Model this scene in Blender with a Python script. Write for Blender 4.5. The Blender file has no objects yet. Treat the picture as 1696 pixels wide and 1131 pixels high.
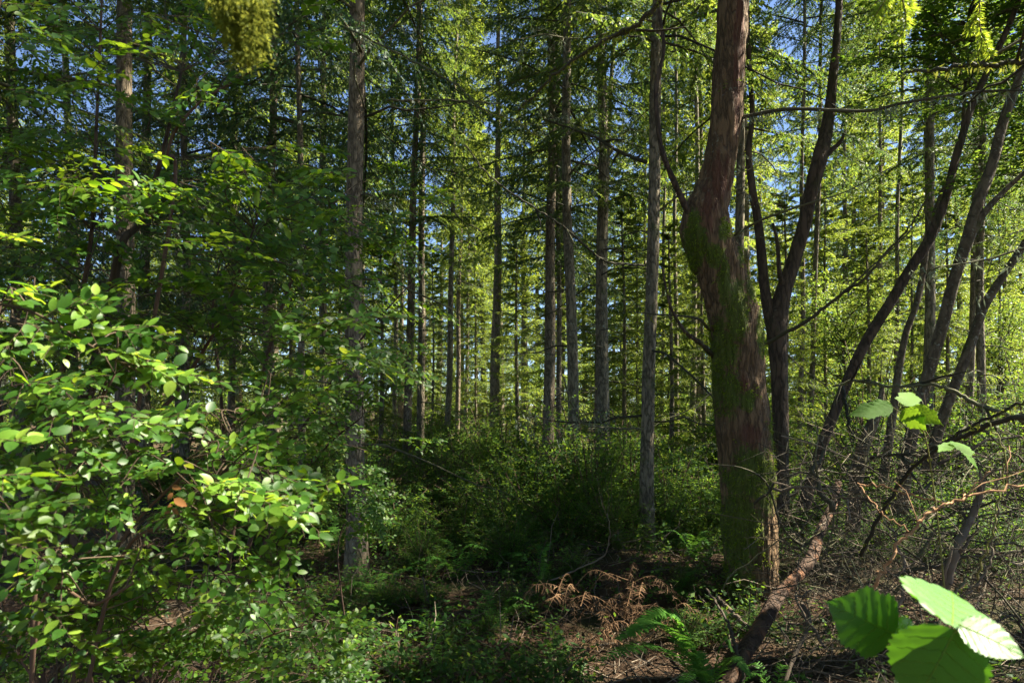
import bpy, math, random
import numpy as np
from mathutils import Vector, Matrix, noise as mnoise

# ------------------------------------------------------------------ camera, sky, sun, exposure
scene = bpy.context.scene
COL = scene.collection
F, CX, YH, EYE = 1130.7, 848.0, 680.0, 1.6          # focal length, centre and horizon in photograph pixels; eye height

cam_data = bpy.data.cameras.new('camera')
cam = bpy.data.objects.new('camera', cam_data)
COL.objects.link(cam)
scene.camera = cam
cam.location = (0, 0, EYE)
cam.rotation_euler = (math.radians(90), 0, 0)
cam_data.lens, cam_data.sensor_width = 24.0, 36.0
cam_data.shift_y = (YH - 565.5) / 1696.0
cam_data.clip_start, cam_data.clip_end = 0.05, 2000
cam_data.dof.use_dof = True
cam_data.dof.focus_distance = 6.0
cam_data.dof.aperture_fstop = 7.0

SUN_AZ, SUN_EL = math.radians(80), math.radians(50)   # clockwise from the view direction; above the horizon
SUN = np.array([math.sin(SUN_AZ) * math.cos(SUN_EL), math.cos(SUN_AZ) * math.cos(SUN_EL), math.sin(SUN_EL)])
world = bpy.data.worlds.new('World')
scene.world = world
world.use_nodes = True
wn = world.node_tree
wn.nodes.clear()
sky = wn.nodes.new('ShaderNodeTexSky')
sky.sky_type = 'NISHITA'
sky.sun_disc = False
sky.sun_elevation, sky.sun_rotation = SUN_EL, SUN_AZ
sky.air_density, sky.dust_density, sky.ozone_density = 0.6, 0.2, 2.0
bg = wn.nodes.new('ShaderNodeBackground')
bg.inputs['Strength'].default_value = 0.05
wo = wn.nodes.new('ShaderNodeOutputWorld')
wn.links.new(sky.outputs[0], bg.inputs['Color'])
wn.links.new(bg.outputs[0], wo.inputs['Surface'])

sl = bpy.data.lights.new('sun', 'SUN')
sl.energy, sl.angle, sl.color = 5.0, math.radians(0.53), (1.0, 0.91, 0.74)
so = bpy.data.objects.new('sun', sl)
COL.objects.link(so)
so.rotation_euler = Vector(SUN).to_track_quat('Z', 'Y').to_euler()

vs = scene.view_settings
vs.view_transform, vs.look, vs.gamma, vs.use_curve_mapping = 'Standard', 'None', 1.0, False
vs.exposure = 2.6
cy = scene.cycles
cy.max_bounces, cy.diffuse_bounces, cy.glossy_bounces, cy.transmission_bounces = 5, 3, 2, 3
cy.use_adaptive_sampling, cy.adaptive_threshold = True, 0.015
cy.use_denoising = True
cy.sample_clamp_indirect = 6.0
cy.caustics_reflective = cy.caustics_refractive = False

# ------------------------------------------------------------------ helpers
RNG = np.random.default_rng(7)
UP = np.array([0., 0., 1.])


def P(px, py, Y):
    """the point at depth Y that the photograph shows at pixel px, py"""
    return np.array([(px - CX) / F * Y, Y, EYE - (py - YH) / F * Y])


def px_of(p):
    return CX + F * p[..., 0] / p[..., 1], YH - F * (p[..., 2] - EYE) / p[..., 1]


def unit(a):
    return a / (np.linalg.norm(a, axis=-1, keepdims=True) + 1e-12)


def fbm(x, y, z=0., octv=3):
    s, a, f = 0., 1., 1.
    for _ in range(octv):
        s += a * mnoise.noise(Vector((x * f, y * f, z * f)))
        a *= .5
        f *= 2.1
    return s


def ground_z(x, y):
    r = math.hypot(x, y)
    z = .10 * fbm(x * .35 + 3, y * .35, 1.7, 2) + .035 * fbm(x * 1.6, y * 1.6, 5.1, 2)
    z += .22 * math.exp(-((x - .9) ** 2 / 1.2 + (y - 6.6) ** 2 / .7))       # low mound behind the dead boughs
    z += .15 * math.exp(-((x - 3.4) ** 2 / 3 + (y - 5.6) ** 2 / 3))
    if r > 30:
        z += .012 * (r - 30)
    return z


class Acc:
    """collects vertices and faces for ONE mesh"""
    def __init__(s):
        s.V, s.F, s.M, s.n = [], [], [], 0

    def add(s, V, Fc, m=0):
        V = np.asarray(V, float)
        for f in (Fc if isinstance(Fc, list) else [Fc]):
            f = np.asarray(f, int)
            if len(f):
                s.F.append(f + s.n)
                s.M.append(np.full(len(f), m, int))
        s.V.append(V)
        s.n += len(V)
        return s

    def mesh(s, name, mats, smooth=True):
        V = np.concatenate(s.V)
        me = bpy.data.meshes.new(name)
        me.vertices.add(len(V))
        me.vertices.foreach_set('co', V.ravel())
        sizes = np.concatenate([np.full(len(f), f.shape[1], int) for f in s.F])
        loops = np.concatenate([f.ravel() for f in s.F])
        me.loops.add(len(loops))
        me.loops.foreach_set('vertex_index', loops)
        me.polygons.add(len(sizes))
        me.polygons.foreach_set('loop_start', np.concatenate([[0], np.cumsum(sizes)[:-1]]))
        me.polygons.foreach_set('loop_total', sizes)
        me.polygons.foreach_set('material_index', np.concatenate(s.M))
        me.polygons.foreach_set('use_smooth', np.full(len(sizes), smooth))
        for m in mats:
            me.materials.append(m)
        me.update(calc_edges=True)
        return me


def link(name, me, parent=None, loc=None, label=None, cat=None, group=None, kind=None):
    o = bpy.data.objects.new(name, me)
    COL.objects.link(o)
    if parent is not None:
        o.parent = parent
    if loc is not None:
        o.location = [float(v) for v in loc]
    for k, v in (('label', label), ('category', cat), ('group', group), ('kind', kind)):
        if v:
            o[k] = v
    return o


def root(name, loc, label, cat, group=None, rot=None):
    o = link(name, None, None, loc, label, cat, group)
    o.empty_display_size = .1
    if rot is not None:
        o.rotation_mode = 'QUATERNION'
        o.rotation_quaternion = rot
    return o


def smooth_line(pts, n):
    """Catmull-Rom through pts, n samples (works on any number of columns)"""
    p = np.asarray(pts, float)
    if len(p) == 2:
        t = np.linspace(0, 1, n)[:, None]
        return p[0] * (1 - t) + p[1] * t
    q = np.vstack([2 * p[0] - p[1], p, 2 * p[-1] - p[-2]])
    u = np.linspace(0, len(p) - 1 - 1e-6, n)
    i = u.astype(int)
    t = (u - i)[:, None]
    a, b, c, d = q[i], q[i + 1], q[i + 2], q[i + 3]
    return .5 * (2 * b + (c - a) * t + (2 * a - 5 * b + 4 * c - d) * t ** 2 + (3 * b - a - 3 * c + d) * t ** 3)


def frames(pts):
    T = unit(np.gradient(pts, axis=0))
    ref = np.array([0., 1, 0]) if abs(T[0][1]) < .9 else np.array([1., 0, 0])
    N = np.empty_like(T)
    n = ref - T[0] * (ref @ T[0])
    for i in range(len(T)):
        n = n - T[i] * (n @ T[i])
        n = n / (np.linalg.norm(n) + 1e-9)
        N[i] = n
    return T, N, np.cross(T, N)


_qc = {}


def ring_faces(n, k):
    if (n, k) not in _qc:
        i, j = np.meshgrid(np.arange(n - 1), np.arange(k), indexing='ij')
        a = i * k + j
        b = i * k + (j + 1) % k
        _qc[(n, k)] = np.stack([a, b, b + k, a + k], -1).reshape(-1, 4)
    return _qc[(n, k)]


def tube(acc, pts, rad, k=6, m=0, rough=0., seed=0., cap=True, lobes=0.):
    pts = np.asarray(pts, float)
    n = len(pts)
    rad = np.broadcast_to(np.asarray(rad, float), (n,))
    T, N, B = frames(pts)
    an = np.arange(k) * 2 * math.pi / k
    R = np.repeat(rad[:, None], k, 1)
    if rough:
        for i in range(n):
            for j in range(k):
                d = N[i] * math.cos(an[j]) + B[i] * math.sin(an[j])
                q = pts[i] * 2.2 + d * .9
                R[i, j] *= 1 + rough * fbm(q[0] + seed, q[1], q[2] * .6, 3)
    V = pts[:, None] + R[..., None] * (N[:, None] * np.cos(an)[None, :, None] + B[:, None] * np.sin(an)[None, :, None])
    V = V.reshape(-1, 3)
    f = [ring_faces(n, k)]
    if cap:
        V = np.vstack([V, pts[-1] + T[-1] * rad[-1] * .4, pts[0]])
        j = np.arange(k)
        e = (n - 1) * k
        f.append(np.stack([e + j, e + (j + 1) % k, np.full(k, n * k)], -1))
        f.append(np.stack([(j + 1) % k, j, np.full(k, n * k + 1)], -1))
    acc.add(V, f, m)
    return pts


def kites(acc, o, a, b, l, w, m=0, mid=.45):
    """one four-cornered blade per row: base o, direction a, breadth along b"""
    n = len(o)
    if not n:
        return
    l = np.broadcast_to(l, (n,))[:, None]
    w = np.broadcast_to(w, (n,))[:, None]
    V = np.stack([o, o + a * l * mid + b * w / 2, o + a * l, o + a * l * mid - b * w / 2], 1).reshape(-1, 3)
    acc.add(V, np.arange(4 * n).reshape(n, 4), m)


# ------------------------------------------------------------------ materials
def nodes(name):
    m = bpy.data.materials.new(name)
    m.use_nodes = True
    nt = m.node_tree
    nt.nodes.clear()
    out = nt.nodes.new('ShaderNodeOutputMaterial')
    return m, nt, out


def N(nt, t, **kw):
    n = nt.nodes.new('ShaderNode' + t)
    for k, v in kw.items():
        if k in n.inputs:
            n.inputs[k].default_value = v
        else:
            setattr(n, k, v)
    return n


def ramp(nt, fac, stops):
    r = N(nt, 'ValToRGB')
    e = r.color_ramp.elements
    while len(e) < len(stops):
        e.new(.5)
    for q, (p, c) in zip(e, stops):
        q.position = p
        q.color = (*c, 1) if len(c) == 3 else c
    nt.links.new(fac, r.inputs[0])
    return r.outputs[0]


def mixc(nt, fac, a, b):
    x = N(nt, 'Mix', data_type='RGBA')
    for i, v in ((0, fac), (6, a), (7, b)):
        if hasattr(v, 'is_linked'):
            nt.links.new(v, x.inputs[i])
        else:
            x.inputs[i].default_value = v if i == 0 else (*v, 1)
    return x.outputs[2]


def math2(nt, op, a, b=0.):
    x = N(nt, 'Math', operation=op)
    for i, v in enumerate((a, b)):
        if hasattr(v, 'is_linked'):
            nt.links.new(v, x.inputs[i])
        else:
            x.inputs[i].default_value = v
    return x.outputs[0]


def leaf_mat(name, stops, trans, tfac=.4, rough=.4, spec=.5, veins=0.):
    """per-leaf colour from stops; light passes through the blade"""
    m, nt, out = nodes(name)
    g = N(nt, 'NewGeometry')
    oi = N(nt, 'ObjectInfo')
    f = math2(nt, 'FRACT', math2(nt, 'ADD', g.outputs['Random Per Island'], oi.outputs['Random']))
    c = ramp(nt, f, stops)
    tc = N(nt, 'TexCoord')
    nz = N(nt, 'TexNoise', Scale=9., Detail=3.)
    nt.links.new(tc.outputs['Object'], nz.inputs['Vector'])
    k = math2(nt, 'MULTIPLY_ADD', nz.outputs[0], .9)
    nt.nodes[-1].inputs[2].default_value = .55
    c2 = N(nt, 'VectorMath', operation='SCALE')
    nt.links.new(c, c2.inputs[0])
    nt.links.new(k, c2.inputs['Scale'])
    b = N(nt, 'BsdfPrincipled', Roughness=rough)
    b.inputs['Specular IOR Level'].default_value = spec
    nt.links.new(c2.outputs[0], b.inputs['Base Color'])
    t = N(nt, 'BsdfTranslucent')
    if veins:
        vv = N(nt, 'TexVoronoi', feature='DISTANCE_TO_EDGE', Scale=veins)
        nt.links.new(tc.outputs['Object'], vv.inputs['Vector'])
        bv = N(nt, 'Bump', Strength=.5, Distance=.002)
        nt.links.new(ramp(nt, vv.outputs['Distance'], [(0, (0, 0, 0)), (.16, (1, 1, 1))]), bv.inputs['Height'])
        nt.links.new(bv.outputs[0], b.inputs['Normal'])
    tcol = mixc(nt, f, trans[0], trans[1])
    nt.links.new(tcol, t.inputs['Color'])
    mx = N(nt, 'MixShader', Fac=tfac)
    nt.links.new(b.outputs[0], mx.inputs[1])
    nt.links.new(t.outputs[0], mx.inputs[2])
    nt.links.new(mx.outputs[0], out.inputs[0])
    return m


def bark_mat(name, dark, light, moss=.3, mosscol=(.06, .11, .015), lichen=.15, scale=20., stretch=.30, bump=.6, attr=False, red=None):
    m, nt, out = nodes(name)
    L = nt.links
    tc = N(nt, 'TexCoord')
    oi = N(nt, 'ObjectInfo')
    off = N(nt, 'VectorMath', operation='MULTIPLY_ADD')
    off.inputs[1].default_value = (17, 11, 5)
    L.new(oi.outputs['Random'], off.inputs[0])
    L.new(tc.outputs['Object'], off.inputs[2])
    mp = N(nt, 'Mapping')
    mp.inputs['Scale'].default_value = (1, 1, stretch)
    L.new(off.outputs[0], mp.inputs[0])
    wv = N(nt, 'TexNoise', Scale=4., Detail=2.)
    L.new(mp.outputs[0], wv.inputs['Vector'])
    dv = N(nt, 'VectorMath', operation='MULTIPLY_ADD')
    dv.inputs[1].default_value = (.12, .12, .12)
    L.new(wv.outputs['Color'], dv.inputs[0])
    L.new(mp.outputs[0], dv.inputs[2])
    vo = N(nt, 'TexNoise', Scale=scale, Detail=3., Roughness=.55)
    L.new(dv.outputs[0], vo.inputs['Vector'])
    furrow = ramp(nt, math2(nt, 'ABSOLUTE', math2(nt, 'SUBTRACT', vo.outputs[0], .5)), [(0, (0, 0, 0)), (.11, (1, 1, 1))])
    n1 = N(nt, 'TexNoise', Scale=scale * 1.6, Detail=7., Roughness=.7)
    L.new(mp.outputs[0], n1.inputs['Vector'])
    h = math2(nt, 'ADD', math2(nt, 'MULTIPLY', furrow, .6), math2(nt, 'MULTIPLY', n1.outputs[0], .7))
    col = ramp(nt, h, [(.28, dark), (.62, tuple((a + b) / 2 for a, b in zip(dark, light))), (1.0, light)])
    big = N(nt, 'TexNoise', Scale=2.4, Detail=4., Roughness=.6)
    L.new(off.outputs[0], big.inputs['Vector'])
    col = mixc(nt, math2(nt, 'MULTIPLY', ramp(nt, big.outputs[0], [(.4, (0, 0, 0)), (.7, (1, 1, 1))]), .5), col, tuple(c * .55 for c in light))
    if attr:
        at = N(nt, 'Attribute', attribute_name='wear')
        sp = N(nt, 'SeparateColor')
        L.new(at.outputs['Color'], sp.inputs[0])
        rc = ramp(nt, n1.outputs[0], [(.3, tuple(c * .45 for c in red)), (.7, red)])
        n4 = N(nt, 'TexNoise', Scale=26., Detail=4.)
        L.new(mp.outputs[0], n4.inputs['Vector'])
        rf = ramp(nt, math2(nt, 'ADD', sp.outputs[1], math2(nt, 'MULTIPLY', math2(nt, 'SUBTRACT', n4.outputs[0], .5), 2.2)), [(.35, (0, 0, 0)), (.8, (1, 1, 1))])
        col = mixc(nt, math2(nt, 'MULTIPLY', rf, .8), col, rc)
    # lichen flecks
    ln = N(nt, 'TexNoise', Scale=38., Detail=3.)
    L.new(off.outputs[0], ln.inputs['Vector'])
    lf = math2(nt, 'MULTIPLY', ramp(nt, ln.outputs[0], [(.60, (0, 0, 0)), (.68, (1, 1, 1))]), ramp(nt, big.outputs[0], [(.62 - .35 * lichen, (0, 0, 0)), (.7, (1, 1, 1))]))
    col = mixc(nt, math2(nt, 'MULTIPLY', lf, min(1, lichen * 2.5)), col, (.33, .37, .29))
    # moss
    mn = N(nt, 'TexNoise', Scale=3.2, Detail=6., Roughness=.65)
    L.new(off.outputs[0], mn.inputs['Vector'])
    mf = ramp(nt, mn.outputs[0], [(.72 - .36 * moss, (0, 0, 0)), (.86 - .3 * moss, (1, 1, 1))])
    mc = ramp(nt, n1.outputs[0], [(.3, tuple(c * .4 for c in mosscol)), (.75, mosscol)])
    if attr:
        mf = ramp(nt, math2(nt, 'ADD', sp.outputs[0], math2(nt, 'ADD', math2(nt, 'MULTIPLY', math2(nt, 'SUBTRACT', mn.outputs[0], .5), 1.6), math2(nt, 'MULTIPLY', math2(nt, 'SUBTRACT', ln.outputs[0], .5), 1.2))), [(.35, (0, 0, 0)), (.6, (1, 1, 1))])
    col = mixc(nt, math2(nt, 'MULTIPLY', mf, .85), col, mc)
    b = N(nt, 'BsdfPrincipled', Roughness=.85)
    b.inputs['Specular IOR Level'].default_value = .25
    L.new(col, b.inputs['Base Color'])
    bp = N(nt, 'Bump', Strength=bump, Distance=.03)
    L.new(h, bp.inputs['Height'])
    L.new(bp.outputs[0], b.inputs['Normal'])
    L.new(b.outputs[0], out.inputs[0])
    return m


def plain_mat(name, stops, scale=6., rough=.85, island=True, bump=0.):
    m, nt, out = nodes(name)
    g = N(nt, 'NewGeometry')
    oi = N(nt, 'ObjectInfo')
    tc = N(nt, 'TexCoord')
    nz = N(nt, 'TexNoise', Scale=scale, Detail=5., Roughness=.65)
    nt.links.new(tc.outputs['Object'], nz.inputs['Vector'])
    f = nz.outputs[0]
    if island:
        r = math2(nt, 'FRACT', math2(nt, 'ADD', g.outputs['Random Per Island'], oi.outputs['Random']))
        f = math2(nt, 'ADD', math2(nt, 'MULTIPLY', r, .6), math2(nt, 'MULTIPLY', nz.outputs[0], .4))
    c = ramp(nt, f, stops)
    b = N(nt, 'BsdfPrincipled', Roughness=rough)
    b.inputs['Specular IOR Level'].default_value = .25
    nt.links.new(c, b.inputs['Base Color'])
    if bump:
        bp = N(nt, 'Bump', Strength=bump, Distance=.02)
        nt.links.new(nz.outputs[0], bp.inputs['Height'])
        nt.links.new(bp.outputs[0], b.inputs['Normal'])
    nt.links.new(b.outputs[0], out.inputs[0])
    return m


M = {}
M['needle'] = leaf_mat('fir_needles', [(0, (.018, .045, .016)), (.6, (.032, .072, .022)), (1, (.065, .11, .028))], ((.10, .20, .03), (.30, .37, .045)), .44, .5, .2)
M['needle_far'] = leaf_mat('fir_needles_sunlit_tint', [(0, (.022, .050, .014)), (.6, (.042, .080, .020)), (1, (.085, .12, .028))], ((.15, .26, .025), (.40, .44, .05)), .48, .5, .2)  # yellower, brighter needle copy; the sunlit glow is painted into its colour
M['needle_blue'] = leaf_mat('hemlock_needles', [(0, (.016, .044, .022)), (.6, (.028, .070, .034)), (1, (.05, .095, .042))], ((.08, .18, .045), (.22, .31, .06)), .40, .5, .2)
M['maple'] = leaf_mat('maple_leaves', [(0, (.035, .085, .015)), (.6, (.055, .12, .02)), (1, (.10, .16, .026))], ((.14, .27, .03), (.34, .40, .05)), .48, .45, .35)
M['huck'] = leaf_mat('huckleberry_leaves', [(0, (.016, .055, .006)), (.5, (.030, .088, .009)), (.8, (.055, .13, .013)), (1, (.10, .18, .016))], ((.18, .38, .012), (.40, .55, .025)), .36, .46, .34)
M['young'] = leaf_mat('young_leaves', [(0, (.09, .20, .02)), (.6, (.14, .26, .03)), (1, (.20, .30, .04))], ((.36, .52, .03), (.52, .58, .05)), .48, .42, .4)
M['shrub'] = leaf_mat('shrub_leaves', [(0, (.016, .050, .012)), (.6, (.030, .08, .016)), (1, (.065, .13, .022))], ((.14, .28, .025), (.30, .42, .04)), .38, .6, .15)
M['bramble'] = leaf_mat('bramble_leaves', [(0, (.04, .13, .014)), (1, (.06, .16, .02))], ((.10, .34, .012), (.18, .42, .016)), .26, .42, .4)
M['sprig'] = leaf_mat('sprig_leaves', [(0, (.06, .16, .012)), (1, (.10, .22, .018))], ((.26, .50, .02), (.38, .58, .03)), .5, .6, .15)
M['fern'] = leaf_mat('fern_fronds', [(0, (.05, .15, .02)), (1, (.085, .21, .03))], ((.12, .32, .03), (.20, .40, .04)), .4, .6, .15)
M['deadfern'] = plain_mat('dead_fronds', [(.1, (.05, .028, .014)), (.5, (.13, .072, .034)), (.9, (.25, .15, .075))], 8.)
M['moss'] = leaf_mat('moss', [(0, (.055, .09, .009)), (.5, (.115, .18, .013)), (1, (.21, .29, .02))], ((.2, .32, .02), (.3, .4, .03)), .3, .7, .1)
M['hangmoss'] = leaf_mat('hanging_moss', [(0, (.055, .075, .008)), (.5, (.11, .14, .012)), (1, (.21, .24, .022))], ((.25, .28, .04), (.36, .38, .06)), .35, .7, .1)
M['lichen'] = leaf_mat('lichen', [(0, (.12, .16, .11)), (.5, (.19, .23, .16)), (1, (.29, .32, .22))], ((.15, .2, .12), (.25, .28, .16)), .25, .8, .1)
M['fir'] = bark_mat('fir_bark', (.030, .028, .018), (.25, .21, .142), .45, lichen=.4)
M['firwarm'] = bark_mat('fir_bark_warm', (.038, .030, .018), (.25, .20, .135), .4, lichen=.3)
M['madrone'] = bark_mat('red_bark', (.024, .018, .012), (.105, .074, .050), .5, mosscol=(.05, .065, .02), lichen=.15, scale=14., stretch=.25)
M['alder'] = bark_mat('lichened_bark', (.045, .036, .024), (.15, .12, .078), .45, mosscol=(.08, .10, .02), lichen=.6, scale=11., stretch=.5, bump=.4)
M['yew'] = bark_mat('mossy_red_bark', (.042, .027, .014), (.19, .122, .062), .3, mosscol=(.10, .145, .018), lichen=.25, scale=24., stretch=.2, bump=.7, attr=True, red=(.14, .058, .034))
M['log'] = bark_mat('peeling_log', (.02, .012, .008), (.075, .045, .028), .05, lichen=.1, scale=9., stretch=.2, attr=True, red=(.22, .10, .045))
M['twig'] = plain_mat('dead_twigs', [(.15, (.035, .028, .02)), (.5, (.085, .065, .045)), (.85, (.20, .165, .12))], 5.)
M['twig_dark'] = plain_mat('mossy_dead_branches', [(.2, (.028, .026, .017)), (.5, (.06, .055, .032)), (.8, (.12, .12, .06))], 7., bump=.5)
M['cane'] = plain_mat('bramble_canes', [(.2, (.16, .085, .04)), (.6, (.30, .17, .085)), (.9, (.42, .28, .15))], 9.)
M['greencane'] = plain_mat('green_canes', [(.2, (.10, .11, .03)), (.8, (.22, .22, .07))], 9.)
M['stem'] = plain_mat('shrub_stems', [(.2, (.05, .03, .02)), (.7, (.12, .075, .05))], 7., bump=.3)
M['twiglit'] = plain_mat('huckleberry_twigs', [(.2, (.035, .024, .014)), (.7, (.09, .065, .04))], 7.)
M['litter'] = plain_mat('leaf_litter', [(.15, (.024, .016, .009)), (.5, (.065, .041, .022)), (.85, (.14, .092, .05))], 5.)
M['brown'] = leaf_mat('withered_leaves', [(0, (.14, .06, .02)), (1, (.28, .13, .04))], ((.25, .12, .03), (.35, .2, .05)), .25, .6, .2)

# ground material
m, nt, out = nodes('forest_floor')
tc = N(nt, 'TexCoord')
n1 = N(nt, 'TexNoise', Scale=1.1, Detail=5., Roughness=.6)
n2 = N(nt, 'TexNoise', Scale=24., Detail=8., Roughness=.75)
vo = N(nt, 'TexVoronoi', Scale=42.)
for q in (n1, n2, vo):
    nt.links.new(tc.outputs['Object'], q.inputs['Vector'])
c = ramp(nt, n2.outputs[0], [(.3, (.018, .012, .008)), (.55, (.045, .029, .018)), (.8, (.10, .068, .042))])
c = mixc(nt, math2(nt, 'MULTIPLY', vo.outputs['Color'], .45), c, (.12, .07, .04))
c = mixc(nt, math2(nt, 'MULTIPLY', ramp(nt, n1.outputs[0], [(.5, (0, 0, 0)), (.68, (1, 1, 1))]), .7), c, (.035, .055, .016))
b = N(nt, 'BsdfPrincipled', Roughness=.95)
b.inputs['Specular IOR Level'].default_value = .15
nt.links.new(c, b.inputs['Base Color'])
bp = N(nt, 'Bump', Strength=.9, Distance=.04)
nt.links.new(n2.outputs[0], bp.inputs['Height'])
nt.links.new(bp.outputs[0], b.inputs['Normal'])
nt.links.new(b.outputs[0], out.inputs[0])
M['floor'] = m

# ------------------------------------------------------------------ the ground
n = 190
s = np.linspace(-1, 1, n)
gx = 9 * s + 400 * s ** 7
gy = 8 + 11 * s + 420 * s ** 7
X, Yg = np.meshgrid(gx, gy, indexing='ij')
Z = np.array([ground_z(a, b_) for a, b_ in zip(X.ravel(), Yg.ravel())])
i, j = np.meshgrid(np.arange(n - 1), np.arange(n - 1), indexing='ij')
a = (i * n + j).ravel()
link('ground', Acc().add(np.stack([X.ravel(), Yg.ravel(), Z], 1), np.stack([a, a + n, a + n + 1, a + 1], 1)).mesh('ground', [M['floor']]), kind='structure')

# ------------------------------------------------------------------ fir crowns
def fir_branch(r, L, droop, hang, tl, tw, sp_lat, sp_tw, wood):
    """one live bough growing along +x: returns wood polylines and blade arrays"""
    nn = 9
    t = np.linspace(0, 1, nn)
    wy = r.normal(0, .05, 3)
    main = np.stack([L * t, L * (wy[0] * t + wy[1] * np.sin(4 * t)), L * (.16 * t - droop * t ** 2 + .12 * droop * t ** 4)], 1)
    lines = [(main, .0085 * L * (1 - .85 * t) + .002)]
    O, A, B, LL, WW = [], [], [], [], []
    sgn = 1
    for s_ in np.arange(.14 * L, L * 1.0, sp_lat):
        sgn = -sgn
        tt = min(.999, s_ / L + r.uniform(-.01, .01))
        q = tt * (nn - 1)
        i0 = int(q)
        p = main[i0] + (main[i0 + 1] - main[i0]) * (q - i0)
        T = unit(main[i0 + 1] - main[i0])
        S = unit(np.cross(UP, T)) * sgn
        ang = math.radians(r.uniform(42, 70))
        d = unit(T * math.cos(ang) + S * math.sin(ang) + UP * r.uniform(-.25, .1))
        ll = (.50 * L * (1 - tt) ** .8 + .10) * r.uniform(.6, 1.15) * min(1, tt / .35 + .25)
        if r.random() < .08:
            continue
        mm = max(2, int(ll / sp_tw))
        u = (np.arange(mm) + r.random(mm) * .8) / mm
        pts = p + d * (ll * u)[:, None]
        pts[:, 2] -= hang * ll * u ** 2
        tan = unit(d[None] - UP * (2 * hang * u)[:, None])
        side = unit(np.cross(tan, UP) + 1e-6)
        if wood:
            lu = np.array([0, .5, 1.])
            lp = p + d * (ll * lu)[:, None]
            lp[:, 2] -= hang * ll * lu ** 2
            lines.append((lp, np.array([.0035, .0025, .0012])))
        for sg in (-1, 1):
            c_ = r.uniform(.5, .85, mm)[:, None]
            a_ = unit(tan * c_ + side * sg * np.sqrt(1 - c_ ** 2) - UP * (r.uniform(.0, 1.2, mm) * (hang + .15))[:, None] + r.normal(0, .12, (mm, 3)))
            O.append(pts)
            A.append(a_)
            B.append(unit(np.cross(a_, UP + r.normal(0, .5, (mm, 3)))))
            LL.append(tl * r.uniform(.6, 1.25, mm) * (1 - .35 * u))
            WW.append(tw * r.uniform(.7, 1.3, mm))
    return lines, np.concatenate(O), np.concatenate(A), np.concatenate(B), np.concatenate(LL), np.concatenate(WW)


def make_crown(seed, Hc, R, nb, protos, fol, lim, base_sparse=.5, top=.25):
    r = np.random.default_rng(seed)
    az = r.uniform(0, 6.28)
    for k in range(nb):
        f = (k + r.random()) / nb
        f = f ** .85
        if f < .25 and r.random() < base_sparse * (1 - f / .25):
            continue
        az += 2.4 + r.normal(0, .4)
        z = f * Hc
        rad = R * (1 - (1 - top) * f) * r.uniform(.65, 1.15) * (.75 + .25 * min(1, f / .15))
        lines, O, A, B, LL, WW = protos[r.integers(len(protos))]
        sc = rad / 2.5
        pitch = -.30 + .75 * f + r.normal(0, .12)
        ca, sa, cp, sp = math.cos(az), math.sin(az), math.cos(pitch), math.sin(pitch)
        Rm = np.array([[ca * cp, -sa, -ca * sp], [sa * cp, ca, -sa * sp], [sp, 0, cp]])
        off = np.array([0, 0, z])
        ss = max(sc, .55)
        kites(fol, O * sc @ Rm.T + off, A @ Rm.T, B @ Rm.T, LL * (.5 + .5 * ss), WW)
        for lp, lr in lines:
            tube(lim, lp * sc @ Rm.T + off, lr * max(.6, sc), 3 if len(lp) < 5 else 5, cap=False)


def crown_set(seeds, R, nb, tl, tw, sp_lat, sp_tw, wood, mat, droop=(.1, .3), hang=(.2, .7), Hc=14., sparse=.5):
    out_ = []
    for sd in seeds:
        r = np.random.default_rng(sd)
        protos = [fir_branch(r, 2.5, r.uniform(*droop), r.uniform(*hang), tl, tw, sp_lat, sp_tw, wood) for _ in range(7)]
        fol, lim = Acc(), Acc()
        make_crown(sd + 1, Hc, R, nb, protos, fol, lim, sparse)
        out_.append((fol.mesh('crown', [mat], False), lim.mesh('limbs', [M['twig_dark']])))
    return out_


CROWN_NEAR = crown_set((11, 12, 13), 2.6, 76, .080, .025, .075, .034, True, M['needle'])
CROWN_HEM = crown_set((21, 22), 2.7, 80, .068, .023, .072, .032, True, M['needle_blue'], (.2, .4), (.4, .9))
CROWN_FAR = crown_set((31, 32, 33), 2.9, 90, .13, .040, .082, .052, False, M['needle_far'], (.1, .35), (.3, .9), 16., .1)

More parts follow.
